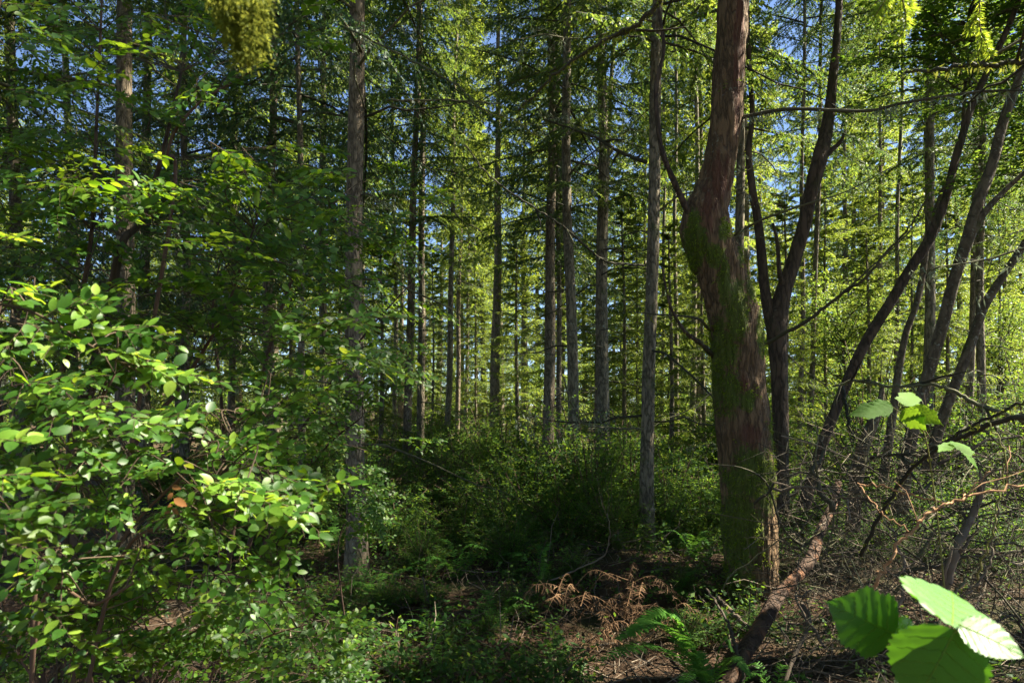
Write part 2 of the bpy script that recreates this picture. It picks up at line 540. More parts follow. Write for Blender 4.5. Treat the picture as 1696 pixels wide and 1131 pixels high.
# dead side branches, shared by the trunks
def dead_branch_mesh(seed, lich):
    r = np.random.default_rng(seed)
    acc = Acc()
    L = r.uniform(.9, 1.9)
    t = np.linspace(0, 1, 9)
    dr = r.uniform(-.25, .25)
    pts = np.stack([L * t, L * (r.normal(0, .10) * t ** 2 + .03 * np.sin(6 * t + seed)), L * (dr * t + r.uniform(-.2, .1) * t ** 2 + .02 * np.sin(9 * t))], 1)
    pts[1:] += r.normal(0, .012, (8, 3))
    tube(acc, pts, .011 * (1 - .85 * t) + .0018, 5)
    for k in range(r.integers(5, 10)):
        i0 = r.integers(2, 8)
        d = unit(pts[i0] - pts[i0 - 1])
        s_ = unit(np.cross(d, UP)) * r.choice([-1, 1])
        d2 = unit(d * .7 + s_ * r.uniform(.4, 1) + UP * r.normal(-.1, .35))
        l2 = r.uniform(.15, .6) * (1.2 - i0 / 9)
        q = np.array([pts[i0] + d2 * l2 * u + np.array([0, 0, -.15 * l2 * u * u]) + r.normal(0, .01, 3) * (u > 0) for u in (0, .35, .7, 1)])
        tube(acc, q, np.array([.0042, .003, .002, .001]), 3)
        if lich:
            for _ in range(r.integers(2, 8)):
                o = q[r.integers(1, 4)][None] + r.normal(0, .02, (4, 3))
                a_ = unit(r.normal(0, .5, (4, 3)) - UP)
                kites(acc, o, a_, unit(np.cross(a_, r.normal(0, 1, (4, 3)))), r.uniform(.02, .07, 4), r.uniform(.006, .014, 4), 1)
    if lich:
        nk = 50
        i0 = r.integers(0, 9, nk)
        o = pts[i0] + r.normal(0, .015, (nk, 3))
        a_ = unit(r.normal(0, .6, (nk, 3)) - UP * .8)
        kites(acc, o, a_, unit(np.cross(a_, r.normal(0, 1, (nk, 3)))), r.uniform(.015, .05, nk), r.uniform(.006, .012, nk), 1)
    return acc.mesh('branch', [M['twig_dark'], M['lichen']])


DEAD = [dead_branch_mesh(100 + k, k % 2) for k in range(10)]


def align(d):
    return Vector((0, 0, 1)).rotation_difference(Vector(d))


def trunk_mesh(H, r_mid, zmid, mat, k=14, seed=0., rough=.10, n=26, wob=.03, flare=.5):
    z = np.concatenate([np.linspace(-.25, 1.2, 8)[:-1], np.linspace(1.2, H, n)])
    rr = np.random.default_rng(int(seed * 10) + 5)
    ph = rr.uniform(0, 6.28, 4)
    x = wob * (np.sin(z * .5 + ph[0]) + .5 * np.sin(z * 1.3 + ph[1]))
    y = wob * (np.sin(z * .45 + ph[2]) + .5 * np.sin(z * 1.1 + ph[3]))
    x -= np.interp(0, z, x)
    y -= np.interp(0, z, y)
    r_ = r_mid * np.clip((H + 2 - z) / (H + 2 - zmid), .12, 2)
    r_ = r_ * (1 + flare * np.exp(-np.clip(z, 0, None) / .28))
    acc = Acc()
    tube(acc, np.stack([x, y, z], 1), r_, k, rough=rough, seed=seed)
    return acc.mesh('trunk', [mat])


TN = 0


def conifer(xb, xt, Y, w, label, crown, z0, mat='fir', H=None, group=None, cs=1., dead=8, dz=(1.0, None), name='fir_tree', k=14, cat='tree', wob=.03):
    """a straight tree: foot at photo x xb, crossing the photo's upper edge at xt, w pixels thick half way up the picture"""
    global TN
    TN += 1
    r = np.random.default_rng(500 + TN)
    x0 = (xb - CX) / F * Y
    zt = EYE + YH / F * Y
    lean = unit(np.array([(xt - xb) / F * Y, r.normal(0, .012) * zt, zt]))
    H = H or max(15., z0 + 13 * cs)
    if group == G1:
        cs = 1.0 if xb < 620 else .80
    t = root(name, (x0, Y, ground_z(x0, Y)), label, cat, group, align(lean))
    rm = .8 * w / 2 / F * Y
    link('trunk', trunk_mesh(H, rm, EYE + .25 * zt, M[mat], k, TN * 1.7, wob=wob), t)
    fol, lim = crown
    c_ = link('crown', fol, t, (0, 0, z0))
    rz = r.uniform(0, 6.28)
    c_.rotation_euler = (0, 0, rz)
    c_.scale = (cs, cs, cs * r.uniform(.9, 1.1))
    if lim is not None:
        link('limbs', lim, c_)
    for _ in range(dead):
        z = r.uniform(dz[0], dz[1] or z0 + 1.5)
        d = link('branch', DEAD[r.integers(len(DEAD))], t, (0, 0, z))
        d.rotation_euler = (r.uniform(-.5, .5), r.normal(.05, .25), r.uniform(0, 6.28))
        d.scale = [r.uniform(.6, 1.25)] * 3
    return t


G1 = 'firs standing in the middle distance'
cn = lambda i: CROWN_NEAR[i % 3]
ch = lambda i: CROWN_HEM[i % 2]
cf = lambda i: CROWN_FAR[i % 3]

conifer(590, 604, 6.6, 35, 'thick straight fir with mossy pale bark rising behind the leafy shrub', ch(0), 4.3, 'firwarm', dead=13, k=20)
conifer(1072, 1092, 7.2, 25, 'straight grey fir beside the crooked mossy trunk, its bare foot showing', cn(1), 5.0, 'fir', dead=12, k=18)
conifer(1000, 990, 11, 24, 'dark fir with furrowed bark, thicker of the touching pair', cn(0), 4.6, 'fir', dead=10, group=G1)
conifer(988, 1018, 12, 10, 'slim dark fir leaning across behind the thicker dark fir', ch(1), 5.5, 'fir', dead=5, group=G1)
conifer(953, 940, 10, 21, 'grey fir with its foot hidden in the dark bush', cn(2), 4.8, 'fir', dead=10, group=G1)
conifer(930, 915, 13, 10, 'slim grey fir squeezed between two thicker firs', ch(0), 4.0, 'fir', dead=5, group=G1)
conifer(905, 908, 12, 21, 'brown fir, first thick trunk beyond the sky gap, lit along one edge', ch(1), 4.2, 'firwarm', dead=10, group=G1)
conifer(817, 826, 22, 17, 'reddish fir alone in the central gap, lit along its edge', cf(0), 6.0, 'firwarm', dead=8, group=G1)
conifer(737, 757, 18, 11, 'slim grey fir leaning slightly beside the pale sky gap', cf(1), 6.5, 'fir', dead=7, group=G1)
conifer(674, 690, 13, 15, 'fir with a sunlit strip of bark, paler of the close pair', cn(1), 4.6, 'firwarm', dead=8, group=G1)
conifer(697, 694, 14, 14, 'dark fir touching the sunlit striped fir', cn(2), 5.2, 'fir', dead=7, group=G1)
conifer(757, 772, 24, 8, 'thin reddish fir low against the pale sky gap', cf(2), 5.5, 'firwarm', dead=5, group=G1)
conifer(773, 776, 27, 6, 'very thin dark fir next to the thin reddish fir', cf(0), 5.5, 'fir', dead=4, group=G1)
conifer(443, 452, 12, 20, 'pale fir trunk glimpsed through the dark leafy thicket', ch(0), 3.6, 'firwarm', dead=8, group=G1)
conifer(203, 199, 8, 34, 'stout fir with sunlit bark high above the leafy shrub', cn(0), 4.6, 'firwarm', dead=9, k=18)
conifer(243, 238, 13, 21, 'grey fir half hidden behind the stout sunlit fir', cn(1), 3.8, 'fir', dead=7, group=G1)
conifer(386, 384, 14, 13, 'thin fir with sunlit bark below the hanging moss clump', ch(1), 3.6, 'firwarm', dead=6, group=G1)
conifer(533, 541, 16, 14, 'brown fir just behind the thick mossy pale fir', cn(0), 4.0, 'fir', dead=6, group=G1)
conifer(654, 648, 17, 8, 'thin dark fir between the thick pale fir and the striped pair', cf(1), 5.0, 'fir', dead=6, group=G1)
conifer(1097, 1100, 20, 7, 'thin fir right behind the straight grey fir', cf(2), 9.0, 'fir', dead=9, group=G1)
conifer(1124, 1118, 16, 8, 'thin dark fir in the gap before the crooked trunk', cn(1), 9.0, 'fir', dead=6, group=G1)
conifer(1147, 1151, 18, 11, 'grey fir showing close beside the crooked trunk', cf(0), 9.0, 'fir', dead=6, group=G1)
conifer(1228, 1238, 9, 19, 'straight grey fir hidden behind the crooked mossy trunk', cn(2), 5.2, 'fir', dead=7)
conifer(1324, 1334, 14, 9, 'thin pale fir, first of two just beyond the forked red trunk', cn(0), 7.0, 'fir', dead=5, group=G1)
conifer(1339, 1352, 15, 10, 'thin mossy fir, second of two just beyond the forked red trunk', ch(1), 6.5, 'fir', dead=5, group=G1)
conifer(1533, 1522, 11, 19, 'straight grey fir among the leaning trunks', cn(1), 5.5, 'fir', dead=9, group=G1)
conifer(1484, 1489, 15, 8, 'thin straight fir before the wide patch of sky', cn(2), 9.0, 'fir', dead=6, group=G1)
conifer(1600, 1613, 13, 13, 'dark fir behind the lichen-spotted leaning trunks', ch(0), 4.6, 'fir', dead=8, group=G1)
conifer(1625, 1631, 12, 15, 'mossy fir close to the edge, behind the lowest leaning trunk', cn(0), 4.6, 'fir', dead=8, group=G1)
conifer(1411, 1414, 28, 11, 'far brown fir seen under the leaning red trunk', cf(1), 6, 'firwarm', dead=3, group=G1)
conifer(1456, 1458, 29, 9, 'far reddish fir between the leaning trunks', cf(2), 6, 'firwarm', dead=3, group=G1)

conifer(30, 22, 9.5, 24, 'dark fir near the edge behind the tall shrub', ch(0), 2.2, 'fir', dead=6)
conifer(118, 112, 13, 18, 'dark fir between the edge and the stout sunlit fir', cn(1), 2.0, 'fir', dead=5)
conifer(305, 300, 11, 16, 'dark fir hidden behind the tall shrub, past the stout sunlit fir', ch(1), 2.2, 'fir', dead=6)
conifer(-70, -70, 7, 20, 'dark fir crossing the edge behind the tall shrub', cn(2), 2.5, 'fir', dead=5)
conifer(500, 496, 9.5, 13, 'slim dark fir close before the thick pale fir', ch(0), 3.4, 'fir', dead=6)

REFS = [(40, 'photo edge behind the tall shrub'), (203, 'stout sunlit fir'), (386, 'thin fir under the moss clump'), (443, 'pale fir in the thicket'), (590, 'thick pale fir'), (685, 'striped pair of firs'), (745, 'slim leaning grey fir'), (817, 'reddish fir of the central gap'), (905, 'brown edge-lit fir'),
        (950, 'grey fir in the dark bush'), (1000, 'touching dark firs'), (1075, 'straight grey fir'), (1235, 'crooked mossy trunk'), (1332, 'two thin firs'), (1400, 'foot of the leaning red trunk'), (1484, 'thin fir before the sky patch'), (1530, 'fir among the leaning trunks'), (1620, 'lichen-spotted trunks')]
PENDING = {}


def by_landmark(o, kind, px):
    PENDING.setdefault(kind, []).append((px, o))


def write_landmark_labels():
    order = ['first', 'second', 'third', 'fourth', 'fifth', 'sixth', 'seventh', 'eighth', 'ninth']
    for kind, items in PENDING.items():
        sets = {}
        for px, o in items:
            ref = min(REFS, key=lambda q: abs(q[0] - px))
            sets.setdefault((ref, px < ref[0]), []).append((abs(px - ref[0]), o))
        for (ref, left), lst in sets.items():
            lst.sort(key=lambda q: q[0])
            for k, (_, o) in enumerate(lst):
                o['label'] = '%s%s to the %s of the %s' % ('' if len(lst) == 1 else order[min(k, 8)] + ' ', kind, 'left' if left else 'right', ref[1])


# the wood behind: far firs one can still count
r = np.random.default_rng(77)
for k in range(104):
    px = -60 + 1830 * ((k * .618034) % 1)
    Y = r.uniform(19, 46) if k < 52 else r.uniform(46, 95)
    if 800 > px > 715 and Y < 38:
        continue
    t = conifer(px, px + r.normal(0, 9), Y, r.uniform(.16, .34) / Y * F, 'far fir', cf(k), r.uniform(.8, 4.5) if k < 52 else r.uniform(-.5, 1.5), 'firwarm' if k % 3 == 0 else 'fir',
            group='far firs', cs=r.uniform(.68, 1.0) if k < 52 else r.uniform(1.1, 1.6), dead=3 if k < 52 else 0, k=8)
    by_landmark(t, 'slender far fir' if k < 52 else 'very distant fir', px)

# young firs, crowned to the ground, that break up the bare stems
ry = np.random.default_rng(19)
for k, (px, Y, sc) in enumerate([(628, 13, .34), (858, 15, .36), (715, 22, .42), (790, 25, .5), (925, 17, .36), (1035, 14, .38), (1055, 19, .5), (1112, 13, .32), (1165, 15, .42), (1300, 13, .36), (1365, 16, .46), (1440, 14, .34), (1505, 18, .5), (1575, 15, .42), (1655, 18, .52), (560, 18, .45), (480, 14, .4), (985, 23, .5)]):
    x0 = (px - CX) / F * Y
    t = root('young_fir', (x0, Y, ground_z(x0, Y)), 'young fir', 'tree', 'young firs of the understory')
    link('trunk', trunk_mesh(15.5 * sc, .045, 1.5, M['fir'], 8, 90 + k, flare=.3), t)
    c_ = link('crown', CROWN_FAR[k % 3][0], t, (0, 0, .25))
    c_.scale = (sc * 1.15, sc * 1.15, sc * .95)
    c_.rotation_euler = (0, 0, ry.uniform(0, 6.28))
    link('limbs', CROWN_FAR[k % 3][1], c_)
    by_landmark(t, 'young bushy fir', px)

# unseen firs added on the sunward side to shade the foreground
for k, (x, y, z0, cs) in enumerate(((7.6, 8.8, 3.5, .8), (9.6, 11.4, 4.0, .8), (6.4, 4.8, 9.3, .75), (4.3, 4.7, 8.2, .95), (5.9, 4.2, 2.0, .5))):
    conifer(x / y * F + CX, x / y * F + CX, y, .3 / y * F, 'unseen fir added on the sunny side to shade the foreground', cn(k), z0, 'fir', group='unseen firs added for shade', cs=cs, dead=3)

# unseen firs added around and behind the viewer to darken the foreground
for k, (x, y, z0, cs) in enumerate(((-4.6, -1.2, 2.4, 1.0), (-6.2, 2.6, 2.4, 1.0), (-2.4, -4.6, 2.0, 1.1), (1.8, -3.6, 2.0, 1.0), (-8.0, -3.5, 2.0, 1.2), (4.4, -2.6, 2.6, 1.0), (1.5, -7.5, 2.0, 1.2), (-9.5, 5.5, 2.5, 1.1), (-1.2, -1.8, 3.2, 1.0), (-3.6, 1.0, 3.8, .95), (-7.5, 8.5, 2.0, 1.0), (-4.6, 3.4, 4.6, .9))):
    g_ = ground_z(x, y)
    t = root('fir_tree', (x, y, g_), 'unseen fir added around the viewer to darken the foreground', 'tree', 'unseen firs added around the viewer for shade')
    link('trunk', trunk_mesh(17., .16, 4., M['fir'], 10, 60 + k), t)
    c_ = link('crown', CROWN_NEAR[k % 3][0], t, (0, 0, z0))
    c_.scale = (cs, cs, cs)
    c_.rotation_euler = (0, 0, k * 1.3)
    link('limbs', CROWN_NEAR[k % 3][1], c_)

# ------------------------------------------------------------------ the crooked mossy trunk
prof = [(-30, 1219, 58), (0, 1216, 58), (100, 1210, 60), (200, 1202, 61), (250, 1195, 60), (295, 1186, 62), (325, 1178, 70), (352, 1170, 84), (385, 1171, 92), (420, 1182, 94), (460, 1200, 97), (540, 1219, 95),
        (600, 1224, 94), (640, 1226, 94), (700, 1231, 99), (740, 1232, 100), (800, 1238, 106), (860, 1242, 104), (900, 1246, 102), (960, 1247, 94), (1000, 1246, 90), (1030, 1246, 104), (1060, 1246, 130)]
YA = 5.6
prof3 = [(*P(x, y, YA), .85 * w / 2 / F * YA) for y, x, w in prof][::-1]
top = np.array(prof3[-1])
for k in range(1, 8):
    prof3.append((top[0] + .03 * k * math.sin(k), YA + .02 * k, top[2] + .9 * k, top[3] * (1 - .10 * k)))
sm = smooth_line(prof3, 300)
t = root('crooked_tree', (sm[0, 0], YA, 0), 'crooked swelling red-barked trunk with bright moss patches, the largest tree', 'tree')
base = np.array([sm[0, 0], YA, 0])
acc = Acc()
KA = 90
tube(acc, sm[:, :3] - base, sm[:, 3], KA, rough=.13, seed=3.1)
me = acc.mesh('trunk', [M['yew']])
# where moss and bare red wood lie, in photo pixels on the side we see
MOSS = [(1222, 520, 22, 60), (1250, 470, 13, 40), (1262, 545, 10, 50), (1205, 580, 22, 40), (1210, 650, 22, 45), (1238, 665, 14, 22), (1190, 600, 14, 90), (1240, 790, 50, 50), (1225, 880, 40, 90), (1265, 800, 26, 60),
        (1150, 400, 20, 50), (1185, 425, 16, 22), (1200, 380, 10, 20), (1232, 415, 10, 26), (1200, 470, 12, 40), (1280, 700, 6, 60), (1215, 980, 40, 60), (1290, 760, 14, 60)]
REDP = [(1226, 30, 10, 110), (1220, 130, 9, 120), (1190, 300, 22, 60), (1172, 345, 18, 50), (1240, 720, 26, 26), (1235, 640, 12, 30), (1240, 430, 14, 26)]
co = np.empty(len(me.vertices) * 3)
me.vertices.foreach_get('co', co)
co = co.reshape(-1, 3) + base
axis_pts = np.repeat(sm[:, :3], KA, 0)
radial = unit(co[:len(axis_pts)] - axis_pts)
ridge = np.array([abs(mnoise.noise(Vector((c[0] * 15, c[1] * 15, c[2] * 2.6)))) + .5 * abs(mnoise.noise(Vector((c[0] * 34, c[1] * 34, c[2] * 7)))) for c in co[:len(axis_pts)]])
co[:len(axis_pts)] += radial * ((ridge - .35) * .030)[:, None]
me.vertices.foreach_set('co', (co - base).ravel())
me.update()
vx, vy = px_of(co)
front = co[:, 1] < YA + .05
moss = np.zeros(len(co))
redw = np.zeros(len(co))
for (x, y, a_, b_) in MOSS:
    moss = np.maximum(moss, np.clip(1.35 - np.hypot((vx - x) / a_, (vy - y) / b_), 0, 1))
for (x, y, a_, b_) in REDP:
    redw = np.maximum(redw, np.clip(1.25 - np.hypot((vx - x) / a_, (vy - y) / b_), 0, .9))
back = np.array([.5 + .6 * fbm(*(c * 1.8)) for c in co])
moss = np.where(front, moss, np.clip(back, 0, 1) * (vy > 330))
redw = np.where(front, redw, 0)
ca_ = me.color_attributes.new('wear', 'FLOAT_COLOR', 'POINT')
ca_.data.foreach_set('color', np.stack([moss, redw, moss * 0, moss * 0 + 1], 1).ravel())
trA = link('trunk', me, t)
# moss tufts
nr, npt = len(sm), 60000
ii = RNG.integers(0, nr - 1, npt)
jj = RNG.integers(0, KA, npt)
ring = co[:nr * KA].reshape(nr, KA, 3)
uu, vv = RNG.random((2, npt, 1))
j2 = (jj + 1) % KA
pt = (ring[ii, jj] * (1 - uu) + ring[ii, j2] * uu) * (1 - vv) + (ring[ii + 1, jj] * (1 - uu) + ring[ii + 1, j2] * uu) * vv
mw = moss[:nr * KA].reshape(nr, KA)[ii, jj]
nz_ = np.array([fbm(*(q * 9), 2) for q in pt]) * .5
keep = (mw + nz_ * 1.4 > .52) & (pt[:, 2] < 4.5)
pt = pt[keep]
nor = unit(pt - sm[ii[keep], :3])
a_ = unit(nor * .8 - UP * RNG.uniform(.1, 1.3, (len(pt), 1)) + RNG.normal(0, .45, (len(pt), 3)))
acc = Acc()
kites(acc, pt - nor * .004 - base, a_, unit(np.cross(a_, RNG.normal(0, 1, a_.shape))), RNG.uniform(.012, .045, len(pt)), RNG.uniform(.003, .008, len(pt)))
link('moss', acc.mesh('moss', [M['moss']], False), trA, kind='stuff')


def limb(parent, base, pix, w0, w1, mat, name='branch', k=8, nres=26, rough=.1, moss_n=0, mossmat='hangmoss', seed=1.):
    """a limb through (px, py, depth) points"""
    pts = smooth_line([P(*q) for q in pix], nres)
    rr = np.linspace(w0, w1, nres) / 2
    rr = rr * (1 + .12 * np.sin(np.arange(nres) * 1.9 + seed))
    acc = Acc()
    tube(acc, pts - base, rr, k, rough=rough, seed=seed)
    o = link(name, acc.mesh(name, [M[mat]]), parent)
    if moss_n:
        r = np.random.default_rng(int(seed * 7) + 3)
        i0 = r.integers(0, nres, moss_n)
        clump = np.array([fbm(x * .45 + seed, 3.3, 1) for x in i0]) > -.1
        i0 = i0[clump]
        q = pts[i0] + unit(r.normal(0, 1, (len(i0), 3))) * rr[i0][:, None]
        a_ = unit(r.normal(0, .4, (len(i0), 3)) - UP)
        ac = Acc()
        kites(ac, q - base, a_, unit(np.cross(a_, r.normal(0, 1, a_.shape))), r.uniform(.015, .075, len(i0)) * r.choice([1, 1, 2], len(i0)), r.uniform(.005, .012, len(i0)))
        link('moss', ac.mesh('moss', [M[mossmat]], False), o, kind='stuff')
    return o, pts


limb(t, base, [(1150, 372, 5.55), (1132, 335, 5.5), (1116, 300, 5.45), (1100, 262, 5.4), (1092, 225, 5.4), (1086, 150, 5.4), (1100, 80, 5.4), (1090, 10, 5.4), (1094, -60, 5.4)], .058, .02, 'madrone', seed=2.)
limb(t, base, [(1182, 590, 5.6), (1160, 568, 5.5), (1138, 553, 5.4), (1122, 530, 5.4), (1108, 500, 5.35), (1096, 440, 5.3)], .045, .014, 'madrone', seed=3., moss_n=60)
limb(t, base, [(1176, 548, 5.6), (1160, 530, 5.5), (1135, 524, 5.5), (1090, 521, 5.5), (1040, 515, 5.5)], .028, .008, 'twig_dark', seed=4., moss_n=80)
limb(t, base, [(1228, 195, 5.6), (1307, 181, 5.3), (1431, 184, 5.0), (1501, 170, 4.8), (1625, 152, 4.6), (1720, 150, 4.4)], .034, .012, 'twig_dark', seed=5., moss_n=420, mossmat='lichen', nres=44)
limb(t, base, [(1216, 390, 5.6), (1260, 365, 5.2), (1330, 340, 5.0), (1400, 318, 4.9), (1480, 275, 4.8)], .022, .006, 'twig_dark', seed=6., moss_n=50, mossmat='lichen')
fol, lim = CROWN_HEM[0]
c_ = link('crown', fol, t, (top[0] - base[0] + .2, -.8, 5.7))
c_.scale = (1.0, 1.0, .55)
link('limbs', lim, c_)

# ------------------------------------------------------------------ forked red trunk and the leaning trunks
def bent_tree(name, label, stems, mat, crown=None, group=None, k=16):
    """stems: lists of (px, py, depth, width px)"""
    b0 = P(*stems[0][0][:3])
    b0[2] = ground_z(b0[0], b0[1])
    t = root(name, b0, label, 'tree', group)
    tops = []
    for si, st in enumerate(stems):
        q = np.array([(*P(*s_[:3]), (.66 if len(st) > 5 else .75) * s_[3] / 2 / F * s_[2]) for s_ in st])
        sm = smooth_line(q, 14 * len(st))
        acc = Acc()
        tube(acc, sm[:, :3] - b0, sm[:, 3], k, rough=.16, seed=si * 3.3 + len(stems[0]))
        link('trunk' if si == 0 else 'stem', acc.mesh('trunk', [M[mat]]), t)
        tops.append(sm[-1, :3] - b0)
    if crown:
        fol, lim, sc, dz = crown[:4]
        c_ = link('crown', fol, t, tops[0] + np.array([0, crown[4] if len(crown) > 4 else 0, dz]))
        c_.scale = (sc, sc, sc * .7)
        c_.rotation_euler = (0, 0, float(b0[0]))
        if lim is not None:
            link('limbs', lim, c_)
    return t, b0


# broadleaf crowns
def maple_crown(seed, R, Hc, nl, leaf=.06, mat='maple'):
    r = np.random.default_rng(seed)
    fol, lim = Acc(), Acc()
    O = []
    for k in range(26):
        az = r.uniform(0, 6.28)
        el = r.uniform(-.1, 1.1)
        L = R * r.uniform(.5, 1.1)
        tt = np.linspace(0, 1, 8)
        d = np.array([math.cos(az) * math.cos(el), math.sin(az) * math.cos(el), math.sin(el) * Hc / R * .8])
        pts = d * (L * tt)[:, None] + np.cumsum(r.normal(0, .05, (8, 3)), 0) - UP * (.25 * L * tt ** 2)[:, None]
        pts[:, 2] += r.uniform(-.1, .35) * Hc
        tube(lim, pts, .014 * (1 - .85 * tt) + .002, 4)
        for q in range(int(nl / 26 / 9)):
            u = r.uniform(.25, 1)
            p = np.array([np.interp(u, tt, pts[:, c]) for c in range(3)]) + r.normal(0, .10, 3)
            e = p + unit(r.normal(0, 1, 3) * np.array([1, 1, .35])) * r.uniform(.15, .45)
            w_ = r.random((9, 1))
            O.append(p * (1 - w_) + e * w_ + r.normal(0, .02, (9, 3)))
    O = np.concatenate(O)
    a_ = unit(r.normal(0, 1, O.shape) * np.array([1, 1, .35]) - UP * .25)
    kites(fol, O, a_, unit(np.cross(a_, UP + r.normal(0, .35, O.shape))), leaf * r.uniform(.6, 1.3, len(O)), leaf * .75 * r.uniform(.7, 1.2, len(O)))
    return fol.mesh('crown', [M[mat]], False), lim.mesh('limbs', [M['twig_dark']])


MAPLE = [maple_crown(41, 1.7, 2.6, 11000, .046), maple_crown(42, 1.9, 3.0, 11000, .046), maple_crown(43, 1.5, 2.2, 10000, .046), maple_crown(44, 1.8, 2.4, 620, .07), maple_crown(45, 1.8, 2.6, 4500, .06, 'shrub'), maple_crown(46, 1.7, 2.6, 9000, .06, 'shrub')]

bent_tree('forked_tree', 'dark red forked trunk standing just behind the crooked mossy trunk',
          [[(1290, 850, 7.6, 52), (1292, 700, 7.6, 40), (1289, 600, 7.6, 42), (1288, 540, 7.6, 46), (1296, 490, 7.6, 40), (1312, 440, 7.6, 34), (1330, 380, 7.6, 32), (1343, 320, 7.6, 32), (1358, 260, 7.6, 36), (1372, 200, 7.7, 28), (1384, 90, 7.7, 20), (1390, 0, 7.8, 17), (1396, -150, 7.8, 14)],
           [(1282, 560, 7.6, 30), (1268, 490, 7.6, 26), (1262, 430, 7.6, 24), (1256, 370, 7.6, 21), (1246, 310, 7.6, 19), (1240, 250, 7.6, 16), (1246, 190, 7.6, 13), (1240, 90, 7.6, 11), (1236, -60, 7.7, 9)],
           [(1360, 262, 7.6, 22), (1378, 248, 7.6, 12), (1392, 235, 7.6, 9), (1398, 222, 7.6, 5)],
           [(1297, 480, 7.6, 12), (1291, 450, 7.5, 10), (1287, 400, 7.45, 8), (1280, 370, 7.4, 6)]], 'madrone', (*CROWN_HEM[1], .7, -.5))
bent_tree('leaning_tree', 'dark red trunk leaning steeply across the sunny wood',
          [[(1330, 840, 6.8, 36), (1345, 790, 6.8, 29), (1368, 720, 6.8, 27), (1398, 645, 6.8, 26), (1432, 570, 6.8, 25), (1472, 505, 6.8, 25), (1508, 445, 6.8, 24), (1540, 395, 6.8, 24), (1566, 330, 6.8, 21), (1586, 250, 6.8, 19), (1612, 170, 6.8, 17), (1640, 110, 6.8, 15), (1680, 20, 6.8, 13), (1710, -80, 6.8, 11)]], 'madrone', (*MAPLE[5], .95, -.5))
bent_tree('leaning_tree', 'lichen-spotted pale trunk leaning toward the upper corner',
          [[(1490, 850, 6.2, 36), (1505, 745, 6.2, 32), (1520, 680, 6.2, 30), (1543, 600, 6.2, 29), (1566, 520, 6.2, 28), (1585, 450, 6.2, 28), (1606, 385, 6.2, 30), (1622, 330, 6.2, 28), (1644, 270, 6.2, 24), (1662, 200, 6.2, 24), (1685, 140, 6.2, 20), (1705, 60, 6.2, 18), (1730, -60, 6.2, 15)],
           [(1600, 400, 6.2, 20), (1632, 350, 6.15, 14), (1670, 310, 6.1, 11), (1715, 270, 6.0, 8)]], 'alder', (*MAPLE[4], .9, -.5, 1.0))
bent_tree('leaning_tree', 'brown trunk leaning lowest toward the edge among the dead brush',
          [[(1535, 780, 6.6, 30), (1562, 690, 6.6, 24), (1585, 630, 6.6, 23), (1608, 570, 6.6, 24), (1630, 510, 6.6, 22), (1660, 460, 6.6, 19), (1700, 400, 6.6, 17), (1750, 320, 6.6, 14), (1790, 220, 6.6, 12)]], 'alder', (*MAPLE[5], .8, -.3))
bent_tree('leaning_tree', 'slim mossy trunk curving up between the two darker leaning trunks',
          [[(1462, 800, 7.8, 26), (1478, 690, 7.8, 20), (1488, 620, 7.8, 19), (1500, 555, 7.8, 16), (1516, 510, 7.8, 15), (1528, 460, 7.8, 15), (1536, 400, 7.8, 14), (1556, 330, 7.8, 12), (1590, 250, 7.8, 10), (1600, 120, 7.8, 8)]], 'alder', (*MAPLE[4], .7, -.3))
bent_tree('leaning_tree', 'old grey stump-like trunk standing in the dead brush',
          [[(1412, 880, 6.0, 36), (1418, 800, 6.0, 32), (1430, 740, 6.0, 30), (1446, 700, 6.0, 26), (1458, 665, 6.0, 16), (1462, 640, 6.0, 8)]], 'alder')

# broadleaf trees lit from behind
def small_maple(px, Y, z, i, sc, label):
    x0 = (px - CX) / F * Y
    g = ground_z(x0, Y)
    t = root('vine_maple', (x0, Y, g), label, 'tree', 'vine maples in the sunny wood')
    r = np.random.default_rng(int(px))
    q = np.array([(0, 0, -.1), (r.normal(0, .15), r.normal(0, .1), z * .35), (r.normal(0, .25), 0, z * .7), (0, 0, z + .4)])
    sm = smooth_line(q, 16)
    acc = Acc()
    tube(acc, sm, np.linspace(.055, .025, 16), 8, rough=.1, seed=px)
    link('trunk', acc.mesh('trunk', [M['alder']]), t)
    c_ = link('crown', MAPLE[i][0], t, (0, 0, z))
    c_.scale = (sc, sc, sc)
    c_.rotation_euler = (0, 0, r.uniform(0, 6))
    link('limbs', MAPLE[i][1], c_)


for k, (px, Y, z, sc) in enumerate([(1395, 15, 2.6, 1.1), (1330, 19, 2.4, 1.2), (1460, 21, 3.6, 1.0), (1560, 20, 3.0, 1.0), (1660, 17, 2.4, 1.1), (1430, 26, 2.0, 1.2), (1190, 20, 1.6, 1.1), (1110, 24, 3.0, 1.3),
                                    (880, 26, 2.2, 1.1), (1015, 27, 1.5, 1.3), (640, 24, 2.0, 1.1), (1600, 26, 1.4, 1.5), (1350, 30, 1.2, 1.7), (780, 36, 1.5, 1.3), (480, 20, 2, 1.1)]):
    small_maple(px, Y, z, k % 3, sc, ['bright yellow-green broadleaf tree in the sunny gap under the forked trunk', 'broadleaf sapling glowing behind the two thin firs', 'sunlit broadleaf tree behind the thin straight fir', 'broadleaf tree glowing behind the leaning trunks',
                                      'sunlit broadleaf tree at the edge behind the dead brush', 'far sunlit broadleaf tree low under the leaning red trunk', 'broadleaf sapling glowing beside the crooked trunk', 'broadleaf tree lit behind the straight grey fir', 'sunlit sapling before the brown edge-lit fir',
                                      'sunlit sapling behind the touching dark firs', 'sunlit sapling behind the striped pair of firs', 'low broadleaf tree in the bright clearing behind leaning trunks', 'wide low broadleaf tree far beyond the forked trunk', 'far small broadleaf tree under the sky gap', 'broadleaf sapling behind the dark thicket'][k])

